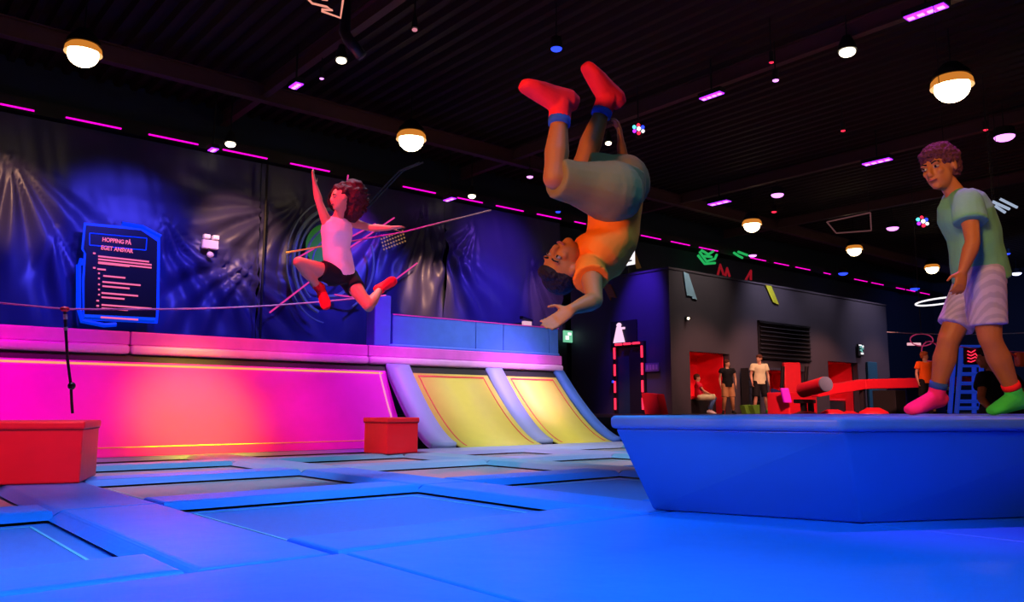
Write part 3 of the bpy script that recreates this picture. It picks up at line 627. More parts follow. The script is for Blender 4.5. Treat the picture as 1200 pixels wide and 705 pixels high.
def text(s, x0, x1, y0, par):
    cu = bpy.data.curves.new('t', 'FONT'); cu.body = s; cu.size = 1; cu.extrude = .01; cu.offset = .018; cu.align_x = 'LEFT'; o = bpy.data.objects.new('t', cu); COL.objects.link(o)
    dg = bpy.context.evaluated_depsgraph_get(); me = bpy.data.meshes.new_from_object(o.evaluated_get(dg)); bpy.data.objects.remove(o)
    xs = [v.co.x for v in me.vertices]; A = wp(x0, y0, -.08); B = wp(x1, y0, -.08); L = B.x-A.x; k = L/(max(xs)-min(xs)); x_0 = min(xs)
    for v in me.vertices: x_, y_, z_ = v.co; v.co = Vector((A.x+(x_-x_0)*k, A.y-z_, A.z+y_*k*1.25))
    return obj('text_line', me, m_txt, par)
text('HOPPING PÅ', 120, 154, 282.5, t); text('EGET ANSVAR', 118.5, 156, 292, t)
def bar(x0, x1, y0, th, par, sl=.07): 
    b = NB(); A = wp(x0, y0, -.075); B = wp(x1, y0, -.075); box(b, A.x, B.x, A.y-.01, A.y, A.z-th, A.z+th); return b
b = NB()
for x0, x1, y in ((109, 112, 296.5), (115, 175, 300), (115, 178, 303.5), (115, 178, 307), (115, 152, 308), (109, 112, 313.5), (114, 124, 315), (115, 117, 320), (121, 147, 323), (115, 117, 326), (120, 165, 330), (115, 117, 333), (120, 152, 335), (115, 117, 339), (119, 162, 343), (115, 117, 345), (119, 146, 348), (113, 116, 352), (119, 178, 357), (113, 116, 358), (119, 150, 361), (118, 162, 371.5)):
    A = wp(x0, y, -.08); B = wp(x1, y, -.08); box(b, A.x, B.x, A.y-.006, A.y, A.z-.017, A.z+.017)
obj('small_print', b, m_txt, t)
recenter(t, wp(140, 320))
# emergency lights
def emlight(px, py, s, lab, dd):
    c = atY(px, py, dd); t = thing('emergency_light', lab, 'lamp', c)
    obj('housing', box(NB(), -.18*s, .18*s, 0, .1*s, -.1*s, .1*s, .015), mat('housing_white_pink_lit', (.85, .7, .75), .4, emit=.18, ecol=(1, .3, .45)), t)  # white housing with pink light put into its tint and glow
    for sx_ in (-.1, .1): obj('lamp_head', box(NB(), (sx_-.07)*s, (sx_+.07)*s, -.06, .06*s, .12*s, .21*s, .01), E_wht if False else mat('head_white', (.9, .85, .9), .3, emit=.35, ecol=(1, .4, .6)), t)
    b = NB(); tube(b, [(-.03, .02, -.1*s), (-.03, .02, -.18*s)], .03*s); obj('bracket', b, m_black, t); obj('sounder', ball(NB(), (0, .0, -.24*s), XYZ, (.08*s, .05*s, .07*s)), mat('housing_white_pink_lit', (1, 1, 1)), t, True)
emlight(247, 286, 1.0, 'white twin-head emergency light on the tarp beside the rules board', SY)
c = atY(619, 377, SY-.6); t = thing('emergency_light', 'small lit lamp box above the blue padded rail', 'lamp', c)
obj('housing', box(NB(), -.16, .14, 0, .1, -.1, .02, .01), glow('lamp_box_pink', (1, .55, .7), .8), t); obj('hood', flat(NB(), [Vector((-.2, 0, .16)), Vector((-.2, 0, .08)), Vector((.18, 0, .03)), Vector((.2, 0, .07))], (0, 1, 0), .14), m_black, t); obj('bracket', box(NB(), -.03, .03, .1, .75, -.05, 0), m_black, t)
# target graphic: green disc, rings and rays on the tarp
t = thing('wall_graphic', 'target graphic of rings around a green disc on the tarp behind the girl', 'graphic')
C0 = (388, 307)
m_gd = mat('graphic_green', (.06, .42, .03), .6, emit=.10, ecol=(.1, .6, .03)); m_gr = mat('graphic_ring', (.16, .2, .32), .5, emit=.05, ecol=(.3, .3, .3)); m_gp = glow('graphic_pink', (1, .05, .4), .7)  # printed art, no lamps: glow added to lift its colours
def arc(rx, ry, a0, a1, r, dy=-.03, c=C0): return tube(NB(), [wp(c[0]+rx*math.cos(math.radians(a)), c[1]-ry*math.sin(math.radians(a)), dy) for a in [a0+(a1-a0)*k/28 for k in range(29)]], r, 5)
obj('disc', flat(NB(), [wp(382+24*math.cos(k*2*math.pi/28), 288-26*math.sin(k*2*math.pi/28), -.02) for k in range(28)], (0, -1, 0), .02), m_gd, t)
for rx, ry, a0, a1, r in ((44, 62, 60, 250, .05), (38, 54, 90, 230, .03), (50, 60, -60, 20, .03), (30, 40, 80, 300, .04), (52, 72, 110, 260, .02), (22, 27, 0, 359, .03)): obj('ring', arc(rx, ry, a0, a1, r), m_gr, t)
for a, c in (((316, 366), (386, 312)), ((449, 338), (489, 308)), ((345, 304), (368, 291)), ((384, 292), (440, 262)), ((395, 300), (462, 255)), ((400, 262), (408, 205)), ((430, 350), (392, 345))):
    obj('ray', tube(NB(), [wp(*a, -.06), wp(*c, -.06)], .022, 5), m_gp, t)
recenter(t, wp(*C0))
t = thing('dot_grid', 'patch of small gold dots printed on the tarp right of the girl', 'graphic'); b = NB()
for i in range(9):
    for j in range(4):
        c = wp(447+i*3.1+j*1.0, 280-i*1.2+j*4, -.04); box(b, c.x-.02, c.x+.02, c.y-.01, c.y+.01, c.z-.02, c.z+.02)
obj('dots', b, mat('dot_gold', (.6, .35, .1), .5, emit=.2, ecol=(1, .5, .1)), t); recenter(t, wp(460, 285))  # printed dots with a little glow added to their colour
# slack cord with the hanging strap at left
A = P(-60, 349, 6.2); Bq = P(76, 362, 6.4); Cq = P(452, 346, 8.2)
pts = [A.lerp(Bq, k/5) for k in range(6)]+[Bq.lerp(Cq, k/12)-ZZ*(.05*math.sin(math.pi*k/12)) for k in range(1, 13)]
tag(obj('slack_line', tube(NB(), pts, .008, 6), mat('cord_magenta', (1, .12, .45), .5)), 'thin pink slack line running from the left edge to the blue post', 'cord')
t = thing('hanging_strap', 'black strap with clips hanging from the pink slack line at left', 'strap'); s0 = P(76, 362, 6.4)
b = NB(); ball(b, s0, XYZ, (.035, .03, .022)); obj('clip', b, m_red, t, True)
pl = [(76, 364), (77, 385), (79, 420), (83, 450), (84, 470), (85, 484)]
obj('webbing', tube(NB(), [P(x, y, 6.4) for x, y in pl], .011, 8), m_black, t); b = NB(); ball(b, P(84, 452, 6.39), XYZ, (.03, .03, .03)); obj('buckle', b, m_blackg, t, True)
obj('tape_band', tube(NB(), [P(76.4, 368, 6.4), P(76.7, 374, 6.4)], .016), m_white, t); obj('tape_band', tube(NB(), [P(77, 383, 6.4), P(77.3, 387, 6.4)], .016), m_white, t); recenter(t, s0)
# long wire sloping over the rail, thin truss arm
A = P(335, 296, 9); Bq = P(575, 246, 12); tag(obj('stay_wire', tube(NB(), [A, A.lerp(Bq, .5)-ZZ*.05, Bq], .012, 6), mat('wire_gold', (.55, .35, .2), .4)), 'thin pale stay wire rising to the right behind the girl', 'wire')
t = thing('lamp_arm', 'thin dark truss arm slanting down between the two warm lamps', 'truss'); b = NB()
for o_ in (0, 4): tube(b, [P(410+o_, 262, 14), P(468+o_, 200, 14), P(492+o_, 190, 14)], .018, 6)
obj('arm', b, mat('arm_metal', (.12, .12, .1), .4, .7), t); recenter(t, P(430, 240, 14))

# ------------------------------------------------------------------ upper graphics beyond the block
def upg(name, shapes, m, lab):
    t = thing(name, lab, 'graphic')
    for pts in shapes: obj('print', tube(NB(), [wp(x, y) for x, y in pts], .05, 5), m, t)
    recenter(t, wp(*shapes[0][0]))
upg('wall_graphic', [[(820, 295), (828, 306), (838, 303), (840, 298)], [(822, 293), (830, 298), (836, 294)], [(825, 300), (834, 301)], [(818, 299), (826, 309), (838, 308)]], E_green, 'glowing green mask graphic high on the wall above the block')
upg('wall_graphic', [[(860, 296), (866, 300), (870, 302)], [(865, 295), (876, 299)]], E_green, 'two small glowing green dashes high on the wall above the block')
upg('wall_graphic', [[(841, 322), (844, 310), (848, 322)], [(850, 323), (852, 314), (855, 324)], [(874, 328), (880, 317), (880, 328)]], mat('graphic_red', (.5, .01, .03), .6, emit=.2, ecol=(1, .02, .05)), 'dim red flame graphic peeking over the top of the block')
c = atY(738, 300, WY-.4)
# a lean strip of ochre beside the white sign
b = flat(NB(), [atY(740, 295, 16.5), atY(743, 294, 16.5), atY(751, 314, 16.5), atY(746, 315, 16.5)], (0, -1, 0), .03); tag(obj('wall_decal', b, MATS['decal_ochre']), 'ochre slanted stripe beside the white arrow sign', 'decal')

# ------------------------------------------------------------------ ceiling lights
def place(px, py, z):
    c = atz(px, py, z)
    return c if c.y < 17.7 else atY(px, py, 17.7)
def downlight(px, py, z, r, m, lab, power=0, col=WARM):
    c = place(px, py, z); t = thing('ceiling_lamp', lab, 'lamp', c, 0, 'round warm ceiling lamps')
    if r > .2:
        obj('globe', ball(NB(), (0, 0, -r*.55), XYZ, (r*1.02, r*1.02, r*.90), 24), m, t, True)
        obj('halo_bell', loft(NB(), [((0, 0, -r*.50), (1, 0, 0), r*1.24, r*1.24), ((0, 0, -r*.1), (1, 0, 0), r*1.18, r*1.18), ((0, 0, r*.25), (1, 0, 0), r*.85, r*.85)], 28, False), E_amber, t, True)  # glare around the lamp built as an added glowing bell
    else: obj('lens', ball(NB(), (0, 0, .0), XYZ, (r*.95, r*.95, r*.55), 20), m, t, True)
    obj('housing', loft(NB(), [((0, 0, .03), (1, 0, 0), r*1.12, r*1.12), ((0, 0, .12), (1, 0, 0), r*1.05, r*1.05), ((0, 0, .3), (1, 0, 0), r*.5, r*.5)], 28), m_black, t, False)
    obj('rod', tube(NB(), [(0, 0, .3), (0, 0, ZC+.06-c.z)], .015), m_black, t)
    if power: spot(c-ZZ*.08, c-ZZ*3, col, power, 110, r, .7)
    return t
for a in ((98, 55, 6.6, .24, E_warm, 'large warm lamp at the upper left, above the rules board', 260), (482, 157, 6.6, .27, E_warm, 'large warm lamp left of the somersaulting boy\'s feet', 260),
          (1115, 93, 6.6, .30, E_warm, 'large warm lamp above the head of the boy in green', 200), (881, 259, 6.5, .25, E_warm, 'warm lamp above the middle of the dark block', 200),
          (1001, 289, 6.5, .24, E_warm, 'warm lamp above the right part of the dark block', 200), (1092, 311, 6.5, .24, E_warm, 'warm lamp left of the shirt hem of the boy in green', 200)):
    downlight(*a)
for (px, py, r, m, lab) in ((400, 71, .10, E_warm2, 'small pale lamp beside the pipe elbow at the top'), (270, 169, .12, E_warm2, 'small pale lamp beside the left violet spot'), (993, 61, .15, E_warm2, 'small white lamp left of the large warm lamp'),
                            (553, 230, .11, E_warm2, 'small warm lamp left of the khaki shorts'), (713, 168, .08, E_warm2, 'small warm lamp between the boy\'s ankle and raised hand'), (486, 35, .05, glow('lamp_dim_pink', (.9, .3, .4), .7), 'tiny dim pink lamp on the roof at the top')):
    downlight(px, py, 6.9, r, m, lab)
def ledbar(px, py, z, L, ang, lab, n=4, wdt=.16):
    c = place(px, py, z); z = c.z; t = thing('light_bar', lab, 'light', c, ang, 'violet light bars'); obj('housing', box(NB(), -L/2-.03, L/2+.03, -wdt*.6, wdt*.6, .02, .12, .01), m_black, t)
    pn = obj('panel', box(NB(), -L/2, L/2, -wdt/2, wdt/2, -.0, .02), E_uv, t)
    for k in range(n): x_ = -L/2+L*(k+.5)/n; obj('led', box(NB(), x_-L/n*.3, x_+L/n*.3, -wdt*.2, wdt*.2, -.015, 0), E_uvh, pn)
    obj('yoke', tube(NB(), [(0, 0, .12), (0, 0, ZC+.06-z)], .02), m_black, t)
hY = math.pi/2
ledbar(1085, 15, 6.8, .62, hY, 'violet light bar at the top right of the roof', 4, .2); ledbar(834, 113, 6.8, .5, hY, 'violet light bar right of the cluster lamp'); ledbar(1028, 190, 6.8, .7, hY, 'violet light bar left of the head of the boy in green', 4, .22)
ledbar(347, 101, 6.8, .32, hY, 'violet light bar on the cross beam at the upper left', 3); ledbar(843, 238, 6.8, .7, hY, 'violet light bar just above the left end of the dark block', 3, .25); ledbar(250, 176, 6.8, .25, hY, 'short violet light bar over the tarp, near the small pale lamp', 2); ledbar(527, 234, 6.8, .4, hY, 'short violet light bar over the tarp between the lamps', 2)
def par(px, py, z, r, m, lab, grp='small coloured spot lamps'):
    c = place(px, py, z); z = c.z; t = thing('spot_lamp', lab, 'lamp', c, 0, grp); obj('lens', ball(NB(), (0, 0, 0), XYZ, (r, r, r*.5)), m, t, True); obj('can', loft(NB(), [((0, 0, .0), (1, 0, 0), r*1.1, r*1.1), ((0, 0, .2), (1, 0, 0), r*1.0, r*1.0)], 16), m_black, t)
    obj('rod', tube(NB(), [(0, 0, .2), (0, 0, ZC+.06-z)], .012), m_black, t)
for px, py, r, m, lab in ((1177, 160, .22, E_uvh, 'violet spot lamp right of the head of the boy in green'), (911, 228, .18, E_uvh, 'violet spot lamp above the middle of the block'), (1046, 267, .2, E_uvh, 'violet spot lamp left of the chest of the boy in green'), (652, 57, .10, E_blue, 'blue spot lamp above the left red sock'),
                          (621, 207, .09, E_uvh, 'tiny violet spot lamp left of the khaki shorts'), (909, 94, .06, E_uvh, 'tiny violet spot lamp near the roof centre'), (377, 92, .04, E_uvh, 'tiny violet spot lamp above the upper left light bar'), (988, 320, .2, E_blue, 'blue spot lamp over the right end of the block'), (1072, 338, .22, E_blue, 'blue spot lamp low over the far hall'), (882, 299, .15, E_uvh, 'violet spot lamp just over the block roof edge'),
                          (1181, 297, .10, E_blue, 'tiny blue spot lamp right of the green shirt'), (1191, 320, .22, glow('lamp_bluewhite', (.6, .65, 1), 3), 'bluish white spot lamp at the right edge'), (654, 248, .08, E_blue, 'tiny blue spot lamp under the khaki shorts'), (988, 153, .05, E_red, 'tiny red spot lamp in the roof centre right'), (904, 73, .04, E_red, 'tiny red spot lamp near the top centre right'), (907, 248, .08, E_red, 'tiny red spot lamp above the warm block lamps'), (1155, 152, .05, E_red, 'tiny red spot lamp beside the large warm lamp')):
    par(px, py, 6.8, r, m, lab)
def cluster(px, py, lab, s=1):
    c = place(px, py, 6.6); t = thing('disco_lamp', lab, 'lamp', c); u = RT; v = (ZZ*.9+FH*.3).normalized()
    obj('body', ball(NB(), FH*.1*s, XYZ, (.16*s, .16*s, .16*s)), m_black, t, True)
    for k, m in enumerate((E_blue, E_red, E_cyan, E_uv, E_red, E_wht)):
        a = k*math.pi/3+.5; p = (u*math.cos(a)+v*math.sin(a))*.12*s-FH*.05*s
        if k == 5: pass
        obj('lens', ball(NB(), p, XYZ, (.045*s,)*3, 10), m, t, True)
    obj('lens', ball(NB(), -FH*.08*s, XYZ, (.055*s,)*3, 10), E_wht, t, True); obj('rod', tube(NB(), [(0, 0, .1), (0, 0, ZC-6.6)], .015), m_black, t)
cluster(748, 152, 'multicoloured cluster lamp right of the raised hand', .9); cluster(1080, 260, 'multicoloured cluster lamp left of the chest of the boy in green', 1.3)
# neon outline sign at the top, dim framed sign, skylight slots
t = thing('neon_outline', 'salmon neon outline shape cut by the top edge', 'sign'); b = NB()
tube(b, [P(356, -6, 9), P(366, 4, 9), P(383, 8, 9), P(390, 12, 9), P(377, 11, 9), P(377, 13, 9), P(399, 21, 9), P(402, 0, 9), P(403, -30, 9)], .012, 6); tube(b, [P(377, -1, 9), P(384, 0, 9)], .012, 6)
obj('tube', b, E_pink, t); obj('cable', tube(NB(), [P(402, -30, 9), P(402, -30, 9)+ZZ*1.6], .006, 5), m_black, t); recenter(t, P(380, 0, 9))
t = thing('outline_sign', 'dim outlined frame sign hanging under the roof right of centre', 'sign'); b = NB()
pl = [(969, 260), (1020, 249), (1021, 270), (980, 273)]
for a, c in zip(pl, pl[1:]+pl[:1]): tube(b, [P(*a, 22), P(*c, 22)], .02, 5)
obj('frame', b, mat('frame_dim', (.25, .12, .14), .5, emit=.08, ecol=(1, .4, .4)), t); obj('cable', tube(NB(), [P(1018, 249, 22), P(1018, 249, 22)+ZZ*2], .01, 5), m_black, t); recenter(t, P(1000, 262, 22))
for k, (a, c) in enumerate((((1163, 236), (1183, 245)), ((1166, 241), (1178, 249)), ((1172, 233), (1192, 243)))):
    A = P(*a, 17+k*.7); C_ = P(*c, 17+k*.7); t = thing('skylight_slot', ('topmost', 'lowest', 'longest')[k]+' of the pale slanted skylight slots right of the green shirt', 'lamp', A, 0, 'pale skylight slots at the right'); obj('tube', tube(NB(), [(0, 0, 0), C_-A], .03, 6), glow('skylight_dim', (.5, .6, .8), .7), t); obj('cable', tube(NB(), [(0, 0, 0), (0, 0, ZC-A.z)], .008, 5), m_black, t)  # skylight glimpses built as hung glowing tubes

# ------------------------------------------------------------------ people
def hand(bm, wr, d, nrm, s, curl=.5, thumb=1):
    """wr wrist, d direction to fingers, nrm palm normal (fingers curl towards it)"""
    d = Vector(d).normalized(); nrm = Vector(nrm); nrm = (nrm-d*nrm.dot(d)).normalized(); sd = d.cross(nrm)*thumb
    L = .085*s
    loft(bm, [(wr-d*.01*s, sd, .026*s, .020*s), (wr+d*L*.4, sd, .038*s, .016*s), (wr+d*L, sd, .040*s, .013*s)], 12)
    for k, (off, fl) in enumerate(((.030, .068), (.010, .078), (-.010, .072), (-.030, .055))):
        p = wr+d*L*.93+sd*off*s; a = 0; dirn = d+sd*off*2.2
        for j, seg in enumerate((.45, .32, .25)):
            a = curl*(j+.5)*.55; dd = (dirn.normalized()*math.cos(a)+nrm*math.sin(a)).normalized(); q = p+dd*fl*seg*s
            cap_(bm, p, q, (.0088-.0008*j)*s, (.0082-.0008*j)*s); p = q
    p = wr+d*L*.25+sd*.03*s; q = p+(d*.6+sd*.75+nrm*.25).normalized()*.04*s; cap_(bm, p, q, .0115*s, .0095*s); cap_(bm, q, q+(d*.9+sd*.3+nrm*.3).normalized()*.03*s, .0095*s, .008*s)
def head_shape(bm, c, up, fw, s):
    up = Vector(up).normalized(); fw = Vector(fw); fw = (fw-up*fw.dot(up)).normalized(); sd = up.cross(fw); ax = (sd, fw, up)
    ball(bm, c+up*.025*s-fw*.012*s, ax, (.074*s, .092*s, .088*s), 24)
    ball(bm, c-up*.035*s+fw*.022*s, ax, (.058*s, .066*s, .078*s), 20)
    ball(bm, c-up*.088*s+fw*.060*s, ax, (.026*s, .022*s, .020*s), 12)             # chin
    loft(bm, [(c+fw*.082*s+up*.012*s, sd, .010*s, .010*s), (c+fw*.100*s-up*.018*s, sd, .013*s, .012*s), (c+fw*.098*s-up*.032*s, sd, .018*s, .010*s), (c+fw*.08*s-up*.036*s, sd, .014*s, .008*s)], 10)
    for q in (-1, 1):
        ball(bm, c+sd*q*.034*s+fw*.072*s+up*.026*s, ax, (.022*s, .014*s, .010*s), 10)   # brow
        ball(bm, c+sd*q*.036*s+fw*.062*s-up*.018*s, ax, (.02*s, .02*s, .018*s), 10)   # cheek
        ball(bm, c+sd*q*.076*s-fw*.006*s-up*.004*s, (sd+fw*.3*q, fw, up), (.010*s, .020*s, .032*s), 12)   # ear
    ball(bm, c+fw*.083*s-up*.056*s, ax, (.025*s, .012*s, .011*s), 10)
    return ax
def face(root, c, up, fw, s):
    up = Vector(up).normalized(); fw = Vector(fw); fw = (fw-up*fw.dot(up)).normalized(); sd = up.cross(fw); ax = (sd, fw, up)
    for q in (-1, 1):
        e = c+sd*q*.032*s+fw*.0775*s+up*.006*s
        ey = obj('eye', ball(NB(), e, ax, (.015*s, .009*s, .008*s), 12), m_eyew, root, True); obj('iris', ball(NB(), e+fw*.0055*s, ax, (.0075*s, .005*s, .0075*s), 10), m_eye, ey, True)
        obj('eyebrow', tube(NB(), [e+up*.020*s-sd*q*.018*s+fw*.004*s, e+up*.026*s+fw*.006*s, e+up*.020*s+sd*q*.02*s-fw*.004*s], .0038*s, 8), m_hair, root, True)
    obj('mouth', tube(NB(), [c+fw*.088*s-up*.055*s-sd*.022*s, c+fw*.096*s-up*.057*s, c+fw*.088*s-up*.055*s+sd*.022*s], .0052*s, 8), m_lip, root, True)
def hair_cap(c, up, fw, s, amp, vox, grow=1.0, m=None, freq=38):
    up = Vector(up).normalized(); fw = Vector(fw); fw = (fw-up*fw.dot(up)).normalized(); sd = up.cross(fw); ax = (sd, fw, up); b = NB()
    ball(b, c+up*.050*s-fw*.022*s, ax, (.083*s*grow, .094*s*grow, .080*s*grow), 24); ball(b, c+up*.01*s-fw*.050*s, ax, (.076*s*grow, .062*s*grow, .082*s), 20)
    ball(b, c+up*.078*s+fw*.038*s, ax, (.060*s*grow, .045*s*grow, .036*s*grow), 16)
    return fuse(b, vox, 2, lambda v: amp*(abs(noise.noise(v*freq))*1.6+noise.noise(v*freq*.45)*.8))
def body(J, s, vox, head_up, head_fw, hands=(None, None), fat=1.0, leg=1.0, hs_=1.0):
    b = NB(); sd = (J['shR']-J['shL']); sd.normalize(); k = s*fat
    pel = (J['hipL']+J['hipR'])/2; nk = J['neck']; up = (nk-pel).normalized(); md = J.get('mid', pel.lerp(nk, .5))
    hs = (J['hipR']-J['hipL']).normalized()
    loft(b, [(pel-up*.07*s, hs, .10*k, .075*k), (pel, hs, .15*k, .105*k), (pel.lerp(md, .55), hs, .132*k, .095*k), (md, sd, .125*k, .09*k), (md.lerp(nk, .5), sd, .15*k, .105*k), (md.lerp(nk, .78), sd, .15*k, .092*k), (nk, sd, .075*k, .06*k)], 20)
    cap_(b, nk-up*.02*s, J['head']-Vector(head_up).normalized()*.06*s-Vector(head_fw).normalized()*.015*s, .056*s, .050*s)
    head_shape(b, J['head'], head_up, head_fw, s*hs_)
    for S, hd in (('L', hands[0]), ('R', hands[1])):
        cap_(b, nk.lerp(J['sh'+S], .35)-up*.03*s, J['sh'+S], .055*k, .055*k)
        limb(b, J['sh'+S], J['el'+S], [(0, .052*k), (.3, .050*k), (.7, .042*k), (1, .037*k)])
        limb(b, J['el'+S], J['wr'+S], [(0, .037*k), (.25, .041*k), (.6, .034*k), (1, .024*k)])
        d = (J['wr'+S]-J['el'+S]).normalized(); 
        if hd: hand(b, J['wr'+S], hd[0], hd[1], s*.98, hd[2], hd[3])
        else: hand(b, J['wr'+S], d, sd, s*.95, .6)
        limb(b, J['hip'+S], J['kn'+S], [(0, .088*k*leg), (.3, .082*k*leg), (.7, .065*k*leg), (1, .055*k*leg)])
        limb(b, J['kn'+S], J['an'+S], [(0, .054*k*leg), (.15, .052*k*leg), (.35, .058*k*leg), (.7, .042*k*leg), (1, .033*k)])
        foot(b, J['an'+S], J['to'+S], (J['kn'+S]-J['an'+S]).normalized(), s)
    return fuse(b, vox, 3)
def foot(b, an, to, shin, s, g=0.0):
    d = (to-an); L = max(d.length, .12*s); d.normalize(); dn = -(shin-d*shin.dot(d)).normalized(); sd = d.cross(dn)
    heel = an+dn*.035*s-d*.045*s
    loft(b, [(heel-d*.02*s, sd, .018*s+g, .022*s+g), (heel+d*.01*s, sd, .032*s+g, .038*s+g), (an+dn*.018*s+d*.03*s, sd, .034*s+g, .045*s+g), (an.lerp(to, .55)+dn*.022*s, sd, .040*s+g, .032*s+g), (to+dn*.022*s-d*.045*s, sd, .044*s+g, .022*s+g), (to+dn*.022*s-d*.01*s, sd, .034*s+g, .016*s+g), (to+dn*.022*s+d*.006*s, sd, .018*s+g, .010*s+g)], 14)
    ball(b, an, XYZ, (.038*s+g,)*3, 12)
def shirt(J, s, vox, fat=1.0, hem=-.06, sleeve=.5, loose=.018, flare=0, tank=False, seed=0):
    b = NB(); sd = (J['shR']-J['shL']).normalized(); k = s*fat; pel = (J['hipL']+J['hipR'])/2; nk = J['neck']; up = (nk-pel).normalized(); md = J.get('mid', pel.lerp(nk, .5)); hs = (J['hipR']-J['hipL']).normalized(); g = loose*s
    loft(b, [(pel-up*hem*-1*s if False else pel+up*hem*s, hs, .155*k+g+flare*s, .11*k+g+flare*s), (pel.lerp(md, .35), hs, .148*k+g+flare*.6*s, .105*k+g+flare*.6*s), (md, sd, .135*k+g, .098*k+g), (md.lerp(nk, .5), sd, .155*k+g*.8, .112*k+g*.8), (md.lerp(nk, .8), sd, .152*k+g*.4, .098*k+g*.5), (md.lerp(nk, .97), sd, .085*k, .07*k)], 24)
    for S in 'LR':
        a = J['sh'+S]; e = J['el'+S]; c0 = nk.lerp(a, .4)-up*.03*s
        if tank: 
            continue
        cap_(b, c0, a, .060*k+g*.3, .060*k+g*.3); u = anyperp(e-a)
        loft(b, [(a, u, .060*k+g*.3, .060*k+g*.3), (a.lerp(e, sleeve*.5), u, .062*k+g*.5, .062*k+g*.5), (a.lerp(e, sleeve), u, .062*k+g*.8, .062*k+g*.8)], 16)
    ax = Vector((seed, 0, 0))
    return fuse(b, vox, 2, lambda v: .006*s*noise.noise((v+ax)*11)+.009*s*abs(noise.noise((v+ax)*Vector((1, 1, .5)).x*6)))
def shorts(J, s, vox, fat=1.0, length=.85, loose=.02, top=.06, seed=3, r0=.095, r1=.078):
    b = NB(); k = s*fat; pel = (J['hipL']+J['hipR'])/2; nk = J['neck']; up = (J.get('mid', nk)-pel).normalized(); hs = (J['hipR']-J['hipL']).normalized(); g = loose*s
    loft(b, [(pel+up*top*s, hs, .140*k+g*.5, .105*k+g*.5), (pel, hs, .155*k+g*.8, .118*k+g*.8), (pel-up*.07*s, hs, .135*k+g, .11*k+g)], 22)
    for S in 'LR':
        a = J['hip'+S]; e = J['kn'+S]; u = anyperp(e-a)
        ball(b, a, XYZ, (r0*k+g,)*3, 16); loft(b, [(a, u, r0*k+g, r0*k+g), (a.lerp(e, length*.5), u, (r0*.45+r1*.55)*k+g, (r0*.45+r1*.55)*k+g), (a.lerp(e, length), u, r1*k+g*1.5, r1*k+g*1.5)], 18)
    ax = Vector((seed, 0, 0))
    return fuse(b, vox, 2, lambda v: .007*s*noise.noise((v+ax)*9)+.008*s*abs(noise.noise((v+ax)*5)))
def sock(J, S, s, vox, h=.10):
    b = NB(); an = J['an'+S]; sh = (J['kn'+S]-an).normalized(); foot(b, an, J['to'+S], sh, s, .005*s+.002)
    u = anyperp(sh); loft(b, [(an-sh*.01*s, u, .042*s, .042*s), (an+sh*h*s, u, .043*s, .043*s)], 16); return fuse(b, vox, 2)
def cuff(J, S, s, h0, h1, r=.047):
    an = J['an'+S]; sh = (J['kn'+S]-an).normalized(); u = anyperp(sh); return loft(NB(), [(an+sh*h0*s, u, r*s, r*s), (an+sh*(h0+h1)/2*s, u, r*s*1.03, r*s*1.03), (an+sh*h1*s, u, r*s, r*s)], 20)
def joints(**k): return {n: P(*v) for n, v in k.items()}

# --- the somersaulting boy
J = joints(head=(660, 311, 3.13), neck=(686, 318, 3.16), mid=(716, 283, 3.2), shL=(692, 318, 3.03), shR=(696, 316, 3.34), elL=(697, 352, 2.88), wrL=(670, 362, 2.80), elR=(738, 245, 3.42), wrR=(728, 170, 3.32),
           hipL=(718, 226, 3.12), hipR=(728, 214, 3.36), knL=(650, 208, 2.98), anL=(657, 124, 3.05), toL=(611, 105, 2.99), knR=(682, 196, 3.30), anR=(711, 116, 3.35), toR=(682, 80, 3.3))
s = .80; up = V(-.62, -.78, .1); fw_ = V(-.66, .30, .66)
t = thing('person', 'person in orange shirt, khaki shorts and red socks somersaulting upside down in mid-air', 'person')
obj('body', body(J, s, .0055, up, fw_, ((V(-.75, -.55, .1), V(-.5, .2, .8), .35, 1), (V(-.1, 1, .0), V(-1, 0, 0), .7, 1)), 1.0, 1.02, 1.1), skinA, t)
face(t, J['head'], up, fw_, s*1.1)
obj('shirt', shirt(J, s, .007, 1.06, .03, .28, .022), t_orange, t); obj('shorts', shorts(J, s, .007, 1.12, .98, .018, .12, 3, .118, .056), t_khaki, t)
obj('hair', hair_cap(J['head'], up, fw_, s*1.1, .0012, .005, .93), m_hair, t)
for S in 'LR': so = obj('sock', sock(J, S, s*1.26, .005, .055), t_redsock, t); obj('sock_cuff', cuff(J, S, s, .06, .10, .052), t_bluecuff, so, True)
recenter(t, (J['hipL']+J['hipR'])/2)

# --- the jumping girl
J = joints(head=(399, 233, 6.42), neck=(396, 254, 6.48), mid=(394, 290, 6.48), shL=(383, 261, 6.42), shR=(410, 260, 6.58), elL=(374, 237, 6.38), wrL=(369, 216, 6.36), elR=(435, 267, 6.52), wrR=(457, 267, 6.4),
           hipL=(391, 322, 6.42), hipR=(408, 326, 6.55), knL=(350, 307, 6.2), anL=(374, 337, 6.35), toL=(382, 360, 6.25), knR=(432, 359, 6.35), anR=(446, 338, 6.6), toR=(464, 328, 6.6))
s = .86; up = V(-.1, .98, 0); fw_ = V(-.75, -.15, .6)
t = thing('person', 'person in white tank top and dark shorts leaping with arms flung out', 'person')
obj('body', body(J, s, .009, up, fw_, ((V(-.2, 1, 0), V(1, 0, 0), .2, 1), (V(1, .1, 0), V(0, -1, 0), .2, 1)), .92), skinB, t)
face(t, J['head'], up, fw_, s)
obj('tank_top', shirt(J, s, .008, .93, -.0, .0, .012, tank=True), t_white, t); obj('shorts', shorts(J, s, .009, .95, .38, .012, .02), t_black, t)
b = NB(); hc = J['head']; axh = (RT, FH, ZZ)
